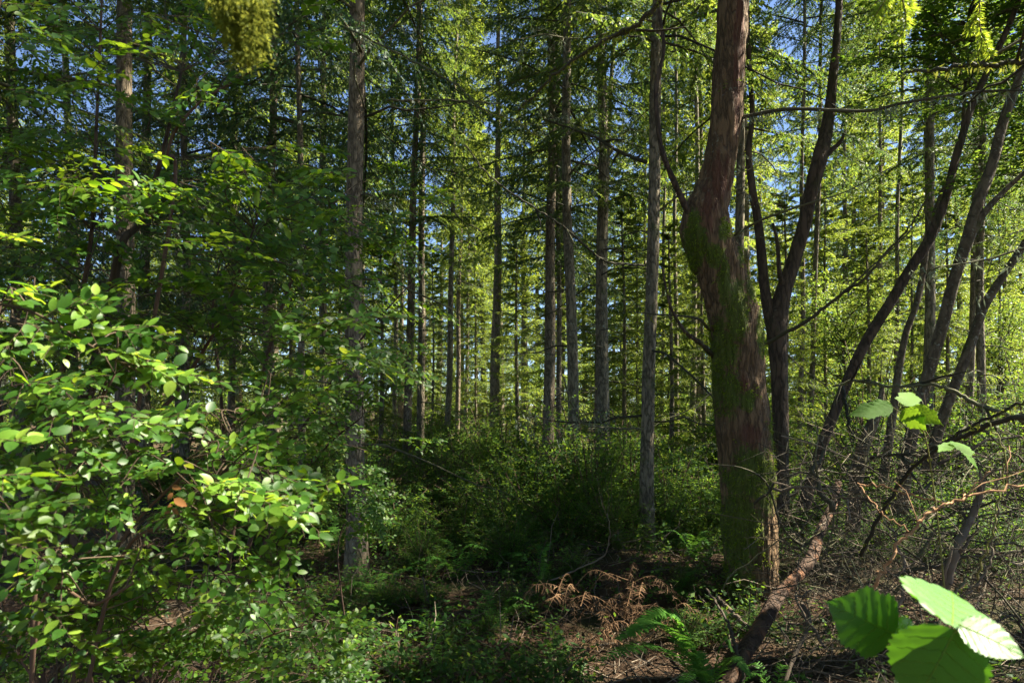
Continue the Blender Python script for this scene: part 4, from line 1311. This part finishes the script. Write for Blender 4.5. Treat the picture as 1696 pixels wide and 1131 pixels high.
foot = np.array([1.12, 3.85, ground_z(1.12, 3.85)])
t = root('sword_fern', foot, 'green sword fern with arching fronds at the lower edge', 'fern')
fc = foot + UP * .05
for k, (e_, lift, w_) in enumerate([((984, 1096, 3.3), .16, .14), ((1016, 1060, 3.5), .22, .15), ((1036, 1046, 3.75), .26, .15), ((1064, 1048, 3.9), .26, .14), ((1128, 1085, 4.2), .1, .10), ((1216, 1078, 3.8), .16, .11), ((1246, 1120, 3.6), .14, .08), ((1120, 1150, 3.3), .12, .08)]):
    link('frond', frond(fc - foot, P(*e_) - foot, lift, 'fern', w_, 46, seed=k), t)

foot2 = np.array([1.42, 3.7, ground_z(1.42, 3.7)])
t = root('sword_fern', foot2, 'small green fern half hidden beside the fallen log', 'fern')
for k, (x, y) in enumerate(((.2, -.1), (.15, .15), (-.1, .2), (-.2, -.05), (.05, -.25))):
    link('frond', frond(UP * .02, np.array([x, y, .12]), .1, 'fern', .05, 22, seed=40 + k), t)

FROND = []
for k in range(6):
    FROND.append(frond(np.zeros(3), np.array([.62, .05 * (k - 2.5), .10 + .05 * (k % 3)]), .18 + .03 * (k % 2), 'fern', .085, 26, .1, 300 + k))
rf = np.random.default_rng(33)
for k, (px, Y, sc, lab) in enumerate([(760, 6.3, .8, 'fern in deep shade left of the dark bushes'), (850, 7.4, .8, 'fern under the dark bush before the brown fir'), (630, 5.6, .75, 'fern by the foot of the thick pale fir'), (1150, 6.6, .7, 'fern close behind the crooked trunk foot'),
                                      (1120, 5.5, .6, 'small fern before the foot of the crooked trunk'), (690, 7.6, .9, 'fern in half light near the striped pair of firs'), (820, 5.0, .6, 'dim fern on the bare shaded floor'), (900, 6.0, .7, 'fern behind the withered ferns'),
                                      (1360, 7.4, .9, 'fern behind the fallen log'), (560, 7.8, .9, 'fern behind the small leafy sprays'), (720, 4.6, .55, 'low fern near the bent pale stick')]):
    x0 = (px - CX) / F * Y
    t = root('sword_fern', (x0, Y, ground_z(x0, Y)), lab, 'fern', 'ferns of the shaded floor')
    for q in range(8):
        o = link('frond', FROND[(k + q) % 6], t)
        o.rotation_euler = (rf.normal(0, .1), rf.normal(-.15, .2), q * .785 + rf.normal(0, .2))
        o.scale = [sc * rf.uniform(.8, 1.15)] * 3

# dry brown fronds and boughs in the sun fleck
def dead_fern(px, py, Y, nf, L, label, seed):
    r = np.random.default_rng(seed)
    f0 = P(px, py, Y)
    f0[2] = max(f0[2], ground_z(f0[0], Y) + .03)
    t = root('dead_fern', f0, label, 'fern', 'withered brown ferns')
    for k in range(nf):
        az = r.uniform(0, 6.28)
        l = L * r.uniform(.6, 1.1)
        e_ = np.array([math.cos(az) * l, math.sin(az) * l, -.12 - r.uniform(0, .25) * l])
        e_[2] = max(e_[2], ground_z(f0[0] + e_[0], f0[1] + e_[1]) + .02 - f0[2])
        link('frond', frond(r.normal(0, .07, 3) * np.array([1, 1, .4]), e_, r.uniform(-.02, .2), 'deadfern', r.uniform(.04, .085), 26, r.uniform(.4, 1.6), seed * 20 + k), t)


dead_fern(1050, 968, 5.0, 13, .5, 'withered brown fern hanging in a heap under the straight grey fir', 1)
dead_fern(945, 988, 4.9, 13, .48, 'withered orange-brown fern lying in the sun fleck', 2)
dead_fern(1005, 1010, 4.7, 12, .42, 'dry brown fern flattened in front of the hanging one', 3)
dead_fern(1085, 1010, 4.8, 11, .42, 'dull brown fern beside the foot of the crooked trunk', 4)
dead_fern(870, 1000, 5.3, 7, .38, 'brown fern scraps fading into the shade', 5)
dead_fern(980, 1060, 4.45, 10, .4, 'brown fern scraps in front of the withered ferns', 7)
dead_fern(1130, 1040, 4.6, 9, .4, 'withered fern reaching toward the fallen log', 8)
dead_fern(660, 985, 5.6, 6, .35, 'brown fern near the foot of the thick pale fir', 6)

# ------------------------------------------------------------------ fallen log and dead wood
log = [(1178, 1180, 3.7, 40), (1215, 1110, 3.95, 41), (1250, 1055, 4.2, 42), (1290, 992, 4.45, 38), (1326, 943, 4.7, 31), (1352, 900, 4.95, 27), (1374, 845, 5.2, 22), (1390, 800, 5.4, 14)]
q = np.array([(*P(*s_[:3]), .62 * s_[3] / 2 / F * s_[2]) for s_ in log])
sm = smooth_line(q, 70)
b0 = sm[0, :3].copy()
t = root('fallen_log', b0, 'fallen reddish log with peeling bark slanting up beside the mossy trunk', 'log')
sm[:, :3] += .012 * np.stack([np.sin(np.arange(70) * .33), np.cos(np.arange(70) * .21), np.sin(np.arange(70) * .27 + 1)], 1)
acc = Acc()
tube(acc, sm[:, :3] - b0, sm[:, 3], 24, rough=.38, seed=8.)
me = acc.mesh('trunk', [M['log']])
co = np.empty(len(me.vertices) * 3)
me.vertices.foreach_get('co', co)
co = co.reshape(-1, 3) + b0
w_ = np.array([fbm(*(c * 4.5)) for c in co])
ca_ = me.color_attributes.new('wear', 'FLOAT_COLOR', 'POINT')
ca_.data.foreach_set('color', np.stack([w_ * 0, np.clip(.25 + w_ * 1.1, 0, 1), w_ * 0, w_ * 0 + 1], 1).ravel())
link('trunk', me, t)
limb(t, b0, [(1374, 845, 5.2), (1340, 900, 5.1), (1310, 890, 5.0), (1290, 860, 4.9), (1270, 800, 4.85), (1230, 775, 4.8), (1175, 768, 4.8)], .03, .006, 'twig_dark', seed=9.)
limb(t, b0, [(1328, 1000, 4.4), (1340, 1030, 4.1), (1310, 1100, 3.8), (1285, 1180, 3.6)], .03, .02, 'twig', seed=10.)


def cane(name, label, pix, w0, w1, mat, group=None, seed=0, cat='branch', twigs=0, moss_n=0, mm='hangmoss'):
    pts = smooth_line([P(*q) for q in pix], max(20, 8 * len(pix)))
    b0 = pts[0].copy()
    r = np.random.default_rng(900 + seed)
    pts[1:-1] += r.normal(0, .004, (len(pts) - 2, 3))
    acc = Acc()
    tube(acc, pts - b0, np.linspace(w0, w1, len(pts)) / 2, 6)
    for k in range(twigs):
        i_ = r.integers(3, len(pts) - 1)
        d = unit(unit(pts[i_] - pts[i_ - 1]) + r.normal(0, .7, 3))
        l = r.uniform(.08, .3)
        tube(acc, np.array([pts[i_] - b0 + d * l * u + r.normal(0, .008, 3) * (u > 0) for u in (0, .4, .7, 1)]), np.linspace(w1 * .7, w1 * .25, 4) / 2, 4)
    if moss_n:
        i_ = r.integers(0, len(pts), moss_n)
        o = pts[i_] - b0 + r.normal(0, w0 * .4, (moss_n, 3))
        a_ = unit(r.normal(0, .5, (moss_n, 3)) - UP * .8)
        kites(acc, o, a_, unit(np.cross(a_, r.normal(0, 1, a_.shape))), r.uniform(.008, .03, moss_n), r.uniform(.004, .008, moss_n), 1)
    return link(name, acc.mesh(name, [M[mat], M[mm]]), None, b0, label, cat, group)


cane('bramble_cane', 'long orange-brown bramble cane arching up toward the edge', [(1440, 985, 1.9), (1470, 930, 1.9), (1505, 883, 1.9), (1540, 850, 1.9), (1572, 833, 1.9), (1625, 816, 1.9), (1720, 800, 1.9)], .010, .006, 'cane', seed=1, twigs=3, cat='cane')
cane('bramble_cane', 'thin orange cane crossing the long arching cane', [(1424, 805, 2.1), (1455, 843, 2.0), (1505, 880, 1.95)], .005, .004, 'cane', seed=2, cat='cane')
cane('bramble_cane', 'red-brown cane sagging across the brush at mid height', [(1420, 800, 2.3), (1470, 808, 2.2), (1530, 825, 2.2), (1585, 828, 2.2), (1640, 780, 2.2)], .006, .004, 'cane', seed=3, cat='cane')
cane('bramble_cane', 'pale dry cane standing in the brush near the edge', [(1600, 985, 2.4), (1632, 945, 2.4), (1645, 890, 2.4), (1652, 850, 2.4), (1656, 780, 2.4)], .010, .006, 'twig', seed=4, cat='cane')
cane('bramble_cane', 'green cane rising near the edge of the brush', [(1620, 960, 2.2), (1645, 870, 2.1), (1655, 810, 2.1), (1668, 760, 2.0), (1640, 700, 2.0)], .006, .004, 'greencane', seed=5, cat='cane')
cane('bramble_cane', 'mossy slanting cane crossing in front of the leaning trunks', [(1425, 920, 3.0), (1490, 800, 2.8), (1560, 735, 2.6), (1640, 690, 2.5), (1730, 650, 2.4)], .017, .011, 'twig_dark', seed=6, cat='cane', moss_n=120)
cane('dead_branch', 'yellow mossy bough crossing the upper corner', [(1500, 120, 2.3), (1590, 110, 2.1), (1661, 106, 2.0), (1730, 92, 1.9)], .010, .016, 'twig_dark', seed=7, moss_n=160, twigs=4)
cane('dead_branch', 'black-barked bough slanting up from behind the mossy trunk', [(1262, 572, 6.6), (1328, 536, 6.2), (1385, 494, 6.0), (1431, 462, 5.8), (1470, 416, 5.7), (1508, 374, 5.6), (1540, 320, 5.5)], .04, .012, 'twig_dark', seed=8, twigs=8)
cane('dead_branch', 'dark thin bough rising beside the slanting black bough', [(1390, 490, 6.0), (1440, 445, 5.9), (1500, 390, 5.8), (1535, 350, 5.7)], .02, .008, 'twig_dark', seed=9, twigs=6)
cane('dead_branch', 'dark bough sagging between the grey firs', [(770, 240, 6.0), (812, 293, 6.1), (883, 343, 6.2), (936, 378, 6.4), (979, 416, 6.6), (1007, 434, 6.8), (1067, 440, 7.1)], .012, .026, 'twig_dark', seed=10, twigs=10, moss_n=60, mm='lichen')
cane('dead_branch', 'mossy bough hung with pale moss across the upper middle', [(858, 184, 3.4), (919, 124, 3.3), (989, 74, 3.2), (1025, 55, 3.2), (1060, 39, 3.1), (1110, -20, 3.0)], .012, .024, 'twig_dark', seed=11, twigs=3, moss_n=420)
cane('dead_branch', 'pale lichened bough slanting down before the brown fir', [(560, 40, 5.0), (653, 85, 4.8), (756, 141, 4.6), (791, 177, 4.5), (848, 198, 4.4), (894, 226, 4.3)], .015, .005, 'twig_dark', seed=12, twigs=8, moss_n=420)
cane('dead_branch', 'black bough running from the brown fir to the straight grey fir', [(904, 198, 8.0), (982, 226, 7.7), (1025, 251, 7.5), (1071, 269, 7.3)], .02, .045, 'twig_dark', seed=13, twigs=8)
cane('dead_branch', 'thin level bough across the upper middle', [(640, 167, 6.5), (740, 166, 6.4), (830, 172, 6.2)], .02, .01, 'twig_dark', seed=14, twigs=10)
cane('dead_branch', 'lichened bough low before the grey firs, tipped with pale lichen', [(1065, 710, 6.9), (1010, 708, 6.0), (960, 695, 5.6), (930, 620, 5.4)], .025, .01, 'twig_dark', seed=15, twigs=8, moss_n=160, mm='lichen')
cane('dead_branch', 'bleached forked stick leaning before the mossy trunk', [(1170, 975, 4.6), (1200, 1020, 4.3), (1215, 1060, 4.1), (1228, 1110, 3.9), (1236, 1180, 3.7)], .016, .024, 'twig', seed=16, twigs=3)
cane('dead_branch', 'short bleached stick crossing the forked stick', [(1188, 988, 4.6), (1205, 1005, 4.6), (1240, 1040, 4.5)], .02, .03, 'twig', seed=17)
cane('dead_branch', 'thin pale stick bent over on the shaded floor', [(625, 1030, 4.4), (650, 1040, 4.3), (664, 1080, 4.2), (674, 1140, 4.0)], .008, .010, 'twig', seed=18)
cane('dead_branch', 'upright pale stick on the shaded floor', [(700, 955, 5.4), (708, 985, 5.3), (718, 1020, 5.2)], .014, .008, 'twig', seed=19, twigs=2)
cane('dead_branch', 'bleached twiggy branch over the dead ferns', [(905, 965, 5.6), (960, 940, 5.4), (1000, 920, 5.3), (1010, 880, 5.2), (1006, 850, 5.2)], .016, .005, 'twig', seed=20, twigs=14)
cane('dead_branch', 'thick grey branch standing behind the near bramble leaves', [(1560, 990, 3.2), (1580, 920, 3.2), (1612, 850, 3.3), (1630, 790, 3.3)], .05, .03, 'twig', seed=21, twigs=5)
cane('dead_branch', 'dark arching branch in the heart of the brush', [(1380, 640, 4.6), (1420, 630, 4.4), (1480, 640, 4.2), (1560, 640, 4.0), (1610, 665, 3.9), (1680, 690, 3.8), (1740, 720, 3.8)], .014, .028, 'twig_dark', seed=22, twigs=10, moss_n=60)
cane('dead_branch', 'dark thick branch curving low through the brush', [(1440, 760, 3.8), (1540, 745, 3.4), (1600, 720, 3.2), (1660, 695, 3.0), (1730, 690, 2.9)], .016, .028, 'twig_dark', seed=23, twigs=6)
cane('dead_branch', 'crooked black branch hanging under the leaning red trunk', [(1395, 640, 6.4), (1402, 680, 6.2), (1412, 720, 6.0), (1440, 735, 5.8), (1470, 770, 5.6)], .035, .012, 'twig_dark', seed=24, twigs=8)
# the brush pile: single dead branches one can follow, then the fine tangle
r = np.random.default_rng(15)
for k in range(90):
    px, py, Y = r.uniform(1300, 1720), r.uniform(720, 1090), r.uniform(3.2, 6.0)
    p0 = P(px, py, Y)
    p0[2] = max(p0[2], ground_z(p0[0], p0[1]) + .02)
    an = r.uniform(0, 3.14)
    d = np.array([math.cos(an), r.normal(0, .4), math.sin(an) * .8]) * r.uniform(.35, 1.0)
    c0 = r.normal(0, .18, 3)
    ends = [p0 - d * .5, p0 + c0 * .5, p0 + d * .5 + c0 * .3 + np.array([0, 0, -.1])]
    for e in ends:
        e[2] = max(e[2], ground_z(e[0], e[1]) + .01)
    sm = smooth_line(ends, 12)
    sm[1:] += r.normal(0, .010, (11, 3))
    acc = Acc()
    w0 = r.choice([.008, .012, .02, .03], p=[.4, .3, .2, .1])
    tube(acc, sm - p0, np.linspace(w0, w0 * .35, 12) / 2, 6)
    for q in range(r.integers(2, 6)):
        i_ = r.integers(2, 11)
        dd = unit(unit(sm[i_] - sm[i_ - 1]) + r.normal(0, .7, 3))
        l = r.uniform(.08, .35)
        tube(acc, np.array([sm[i_] - p0 + dd * l * u + r.normal(0, .012, 3) * (u > 0) for u in (0, .35, .7, 1)]), np.linspace(w0 * .4, w0 * .12, 4) / 2, 4)
    link('dead_branch', acc.mesh('dead_branch', [M['twig' if k % 2 else 'twig_dark']]), None, p0, 'dead twiggy branch tangled in the brush pile under the leaning trunks', 'branch', 'dead branches of the brush pile')
acc = Acc()
for k in range(1900):
    px, py, Y = r.uniform(1290, 1740), r.uniform(720, 1120), r.uniform(3.0, 6.6)
    p0 = P(px, py, Y)
    g = ground_z(p0[0], p0[1])
    if p0[2] < g:
        p0[2] = g + r.uniform(.01, .35)
    d = unit(r.normal(0, 1, 3) * np.array([1, .7, .8])) * r.uniform(.12, .5)
    q = np.array([p0, p0 + d * .35 + r.normal(0, .03, 3), p0 + d * .7 + r.normal(0, .04, 3), p0 + d + r.normal(0, .05, 3)])
    w0 = r.uniform(.0012, .0042)
    tube(acc, q, np.array([w0, w0 * .8, w0 * .6, w0 * .3]), 3, m=int(r.random() < .45), cap=False)
link('twig_tangle', acc.mesh('twig_tangle', [M['twig_dark'], M['twig']]), label='fine tangle of dead twigs filling the brush pile', cat='twigs', kind='stuff')

# ------------------------------------------------------------------ litter on the floor
acc = Acc()
nl = 42000
Yl = 3.2 + 12 * r.random(nl) ** 1.6
pxl = r.uniform(-60, 1760, nl)
xl = (pxl - CX) / F * Yl
O = np.stack([xl, Yl, np.array([ground_z(a_, b_) for a_, b_ in zip(xl, Yl)]) + r.uniform(.002, .03, nl)], 1)
a_ = unit(r.normal(0, 1, (nl, 3)) * np.array([1, 1, .28]))
kites(acc, O, a_, unit(np.cross(a_, UP + r.normal(0, .45, (nl, 3)))), r.uniform(.015, .06, nl), np.where(r.random(nl) < .6, .004, .022) * r.uniform(.6, 1.3, nl))
link('leaf_litter', acc.mesh('leaf_litter', [M['litter']], False), label='brown needles and dry leaves covering the forest floor', cat='litter', kind='stuff')
acc = Acc()
for k in range(2600):
    Y = 3.6 + 7 * r.random() ** 1.6
    x = (r.uniform(200, 1700) - CX) / F * Y
    p0 = np.array([x, Y, ground_z(x, Y) + r.uniform(.005, .08)])
    d = unit(r.normal(0, 1, 3) * np.array([1, 1, .3])) * r.uniform(.1, .55)
    q = np.array([p0, p0 + d * .4 + r.normal(0, .02, 3), p0 + d * .75 + r.normal(0, .03, 3), p0 + d + r.normal(0, .03, 3)])
    w0 = r.uniform(.0015, .006)
    tube(acc, q, np.array([w0, w0 * .85, w0 * .6, w0 * .35]), 4, cap=False)
link('fallen_twigs', acc.mesh('fallen_twigs', [M['twig']]), label='fallen twigs strewn over the shaded floor', cat='twigs', kind='stuff')

# small-leaved ground cover
acc = Acc()
OO, AA = [], []
for k in range(7000):
    Y = 3.7 + 9 * r.random() ** 1.5
    x = (r.uniform(380, 1700) - CX) / F * Y
    if fbm(x * .9 + 7, Y * .9, 2., 2) < -.3 or (.3 < x < 1.3 and 4.4 < Y < 5.4) or (x / Y > .36 and Y < 6.8 and r.random() < .8) or (Y < 5 and r.random() < .08) or (.5 < x < 1.5 and Y < 4.5):
        continue
    h = r.uniform(.05, .38)
    p0 = np.array([x, Y, ground_z(x, Y)])
    d = unit(np.array([r.normal(0, .5), r.normal(0, .5), 1.]))
    n_ = r.integers(6, 14)
    w_ = r.uniform(.25, 1, n_)[:, None]
    OO.append(p0 + d * h * w_ + r.normal(0, .025, (n_, 3)))
    tube(acc, np.array([p0, p0 + d * h * .5 + r.normal(0, .01, 3), p0 + d * h]), np.array([.0016, .0012, .0008]), 3, m=1, cap=False)
O = np.concatenate(OO)
a_ = unit(r.normal(0, 1, O.shape) * np.array([1, 1, .4]))
kites(acc, O, a_, unit(np.cross(a_, UP + r.normal(0, .4, O.shape))), r.uniform(.02, .06, len(O)), r.uniform(.014, .034, len(O)), 0, .5)
link('ground_cover', acc.mesh('ground_cover', [M['shrub'], M['stem']], False), label='small leafy plants covering the shaded floor', cat='undergrowth', kind='stuff')

# ------------------------------------------------------------------ moss clump and sprigs close to the lens
b0 = P(400, -60, 1.0)
t = root('moss_bough', b0, 'yellow-green moss clump hanging from a bough at the upper edge', 'moss')
limb(t, b0, [(250, -80, 1.0), (400, -25, 1.0), (520, -40, 1.0), (640, -90, 1.0)], .02, .014, 'twig_dark', seed=31.)
acc = Acc()
for k in range(900):
    px = r.normal(402, 18)
    py = -20 + abs(r.normal(0, 46)) * math.exp(-((px - 410) / 48) ** 2) * 1.3
    p = P(px, min(py, 84), 1.0 + r.normal(0, .025))
    n_ = 9
    d = unit(np.array([r.normal(0, .35), r.normal(0, .35), -1.]))
    l = r.uniform(.012, .032)
    o = p + d * (l * np.linspace(0, 1, n_))[:, None]
    a_ = unit(r.normal(0, .7, (n_, 3)) + d * .8)
    kites(acc, o - b0, a_, unit(np.cross(a_, r.normal(0, 1, (n_, 3)))), r.uniform(.005, .011, n_), r.uniform(.0025, .0045, n_))
link('moss', acc.mesh('moss', [M['hangmoss']], False), t, kind='stuff')


def fir_sprig(label, tips, Y, w, seed):
    b0 = P(*tips[0][0])
    t = root('fir_sprig', b0, label, 'branch')
    r = np.random.default_rng(seed)
    wood, nd = Acc(), Acc()
    for line in tips:
        c = smooth_line([P(*q) for q in line], 60)
        tube(wood, c - b0, np.linspace(.0022, .0009, 60), 5)
        T, Nn, B = frames(c)
        for rep in range(4):
            ang = r.uniform(0, 6.28, 60)
            sd = Nn * np.cos(ang)[:, None] + B * np.sin(ang)[:, None]
            sd = unit(sd * np.array([1, 1, .5]))
            a_ = unit(T * .65 + sd)
            kites(nd, c - b0, a_, unit(np.cross(a_, r.normal(0, 1, a_.shape))), w * r.uniform(.8, 1.1, 60), .0022)
    link('twig', wood.mesh('twig', [M['stem']]), t)
    link('needles', nd.mesh('needles', [M['young']], False), t, kind='stuff')


fir_sprig('bright fir sprig with yellow-green needles at the upper edge', [[(1490, -70, 1.3), (1480, -20, 1.3), (1466, 20, 1.3), (1452, 58, 1.3)], [(1486, -40, 1.3), (1470, -5, 1.28), (1450, 25, 1.28)], [(1484, -30, 1.3), (1496, 5, 1.3), (1500, 40, 1.3), (1490, 64, 1.3)], [(1480, -20, 1.3), (1500, -5, 1.32), (1512, 20, 1.32)]], 1.3, .020, 71)
fir_sprig('bright fir sprig dangling before the upper corner boughs', [[(1625, -40, 1.8), (1622, 30, 1.8), (1626, 70, 1.8), (1616, 98, 1.8)], [(1624, 50, 1.8), (1634, 75, 1.8), (1640, 90, 1.8)], [(1623, 20, 1.8), (1612, 35, 1.8), (1604, 55, 1.8)]], 1.8, .020, 72)
write_landmark_labels()
